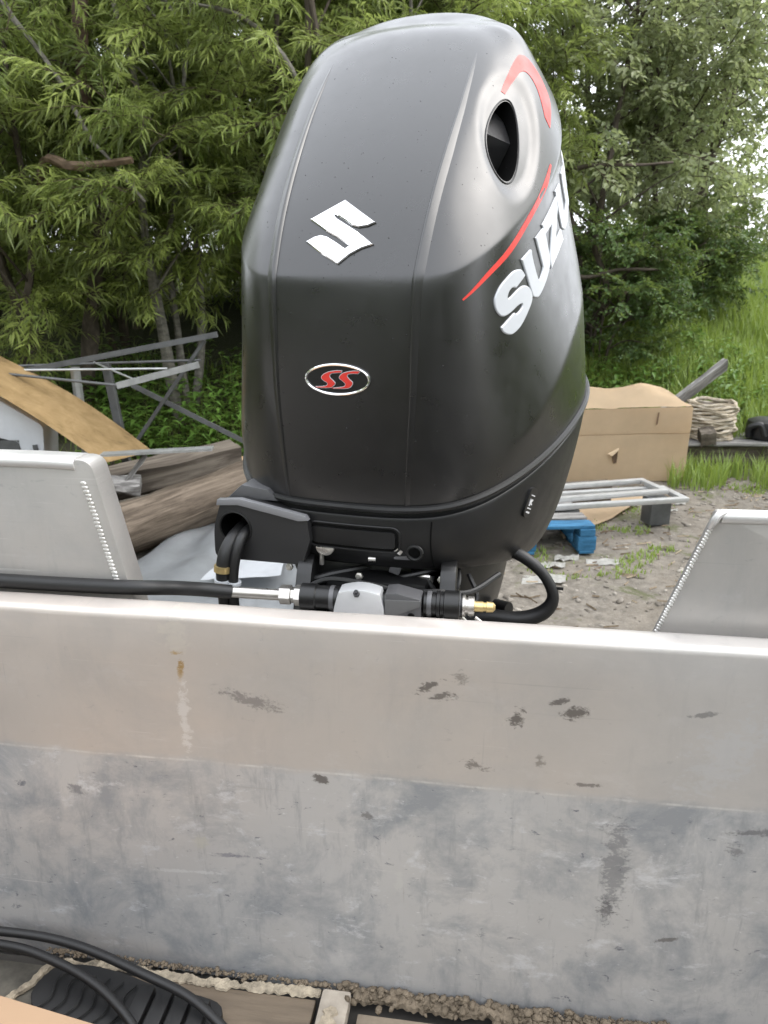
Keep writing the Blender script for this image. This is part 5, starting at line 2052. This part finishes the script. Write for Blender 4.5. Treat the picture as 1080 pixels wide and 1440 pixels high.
# litter on the gravel
M_scr = simple('dirty_paper', (.50, .49, .46), .8, var=.3, scale=30)
for i, (x, y, s, lb) in enumerate([(1.08, 4.62, .10, 'crumpled white paper scrap beside the blue pallet'), (1.20, 4.72, .09, 'smaller white scrap touching the blue pallet corner'), (.98, 4.36, .15, 'flat white scrap on the gravel in front of the pallet'), (1.42, 4.66, .12, 'pale wood chip on the gravel right of the pallet'), (2.40, 5.98, .06, 'white fleck of litter on the mossy gravel far right'), (2.28, 5.80, .05, 'pale fleck of litter nearest the frames on the mossy gravel')]):
    crumple('paper_scrap', [(x - s, y - s * .4, ghgt(x, y) + .006), (x + s * .8, y - s * .3, ghgt(x, y) + .006), (x + s, y + s * .5, ghgt(x, y) + .008), (x - s * .8, y + s * .4, ghgt(x, y) + .006)], 8, .05 if i < 2 else .02, M_scr, lb, 'litter', seed=20 + i, group='litter on the gravel')
# loose stones and chips, uncountable
bm = bmesh.new()
rr = random.Random(8)
for i in range(1800):
    x, y = rr.uniform(-1, 3.8), rr.uniform(3.3, 6.9)
    b2 = bmesh.new()
    bmesh.ops.create_icosphere(b2, subdivisions=1, radius=1)
    s = rr.choice((.006, .008, .010, .013, .018)) * rr.uniform(.7, 1.3)
    for v in b2.verts:
        v.co *= 1 + .4 * noise.noise(v.co * 1.7 + Vector((i * 3, 0, 0)))
    merge(bm, b2, Matrix.Translation((x, y, ghgt(x, y) + s * .15)) @ Matrix.Rotation(rr.uniform(0, 3), 4, 'Z') @ Matrix.Diagonal((s * rr.uniform(1, 2.2), s, s * .55, 1)))
tag(mesh('gravel', bm, wood('stone_chips', (.11, .095, .08), (.34, .31, .27), scale=3), kind='stuff', ang=80), 'loose stones and chips scattered over the gravel yard', 'gravel')
V, F = [], []
for i in range(600):
    x, y = rr.uniform(-.8, 3.8), rr.uniform(3.3, 6.9)
    a = rr.gauss(.3, .7)
    L = rr.uniform(.03, .12)
    d = Vector((math.cos(a), math.sin(a), 0)) * L
    s = Vector((-d.y, d.x, 0)).normalized() * rr.uniform(.002, .006)
    p = Vector((x, y, ghgt(x, y) + .006))
    k = len(V)
    V += [p - s, p + s, p + d + s, p + d - s, p + Vector((0, 0, .008)), p + d + Vector((0, 0, .008))]
    F += [(k, k + 1, k + 4), (k + 2, k + 3, k + 5), (k + 1, k + 2, k + 5, k + 4), (k + 3, k, k + 4, k + 5)]
tag(raw('twig_litter', V, F, wood('dead_twigs', (.10, .07, .045), (.40, .33, .24), scale=1), kind='stuff'), 'dead twigs and splinters strewn over the gravel', 'twigs')

# ---- inside the boat
def bw(x, y, z):
    return tuple(boat.matrix_world @ Vector((x, y, z)))


G_C = 'black cables on the boat floor'
for lb, pts in (('upper of the two black cables crossing the boat floor', [(-.80, -.05, .905), (-.56, -.038, .905), (-.44, -.04, .902), (-.32, -.068, .898), (-.22, -.10, .89), (-.12, -.17, .866), (-.06, -.30, .864)]),
                ('lower of the two black cables crossing the boat floor', [(-.80, -.06, .90), (-.56, -.052, .898), (-.46, -.062, .896), (-.355, -.098, .890), (-.27, -.16, .872), (-.22, -.26, .852)])):
    bm = bmesh.new()
    tube(bm, [bw(*p) for p in pts], .0062, 10, 8)
    place('black_cable', bm, M_rub, lb, 'cable', G_C, 60)
# shoe lying sole up
sh = empty('rubber_shoe', bw(-.33, -.095, .846), rad(-8.2 - 6), 'black rubber shoe sole with tread lying on the boat floor', 'shoe')
outl = [(-.135, -.030), (-.10, -.046), (-.04, -.048), (.03, -.040), (.085, -.042), (.120, -.034), (.128, .0), (.118, .034), (.085, .042), (.03, .040), (-.04, .046), (-.10, .040), (-.14, .012)]
bm = bmesh.new()
b2 = bmesh.new()
prism(b2, smooth_poly(outl, (), 3), .020, None, .004)
merge(bm, b2, Matrix.Rotation(math.pi / 2, 4, 'X'))
mesh('sole', bm, M_rub, sh)
for k in range(4):
    bm = bmesh.new()
    x = .018 + k * .027
    box(bm, (x, 0, .026), (.021, .066 - .004 * abs(k - 1.5), .012), Matrix.Rotation(.12, 3, 'Z'), .002)
    mesh('tread_lug', bm, M_rub, sh)
for k in range(6):
    bm = bmesh.new()
    x = -.118 + k * .021
    tube(bm, [(x, -.034, .0225), (x + .010, -.012, .0235), (x + .002, .012, .0235), (x + .008, .032, .0225)], .0014, 6, 4)
    mesh('tread_line', bm, M_blk if k % 2 else M_rub, sh)
# tan carton corner in the lower left
bm = bmesh.new()
cx = Matrix.Translation(bw(-.47, -.36, .846)) @ Matrix.Rotation(rad(-8.2 - 8), 4, 'Z')
box(bm, cx @ Vector((-.02, .012, .055)), (.36, .36, .110), cx.to_3x3(), .003)
place('small_carton', bm, simple('brown_cardboard', (.33, .225, .145), .8, var=.06, scale=4, spec=.2), 'tan cardboard carton cut off by the lower left corner', 'carton')
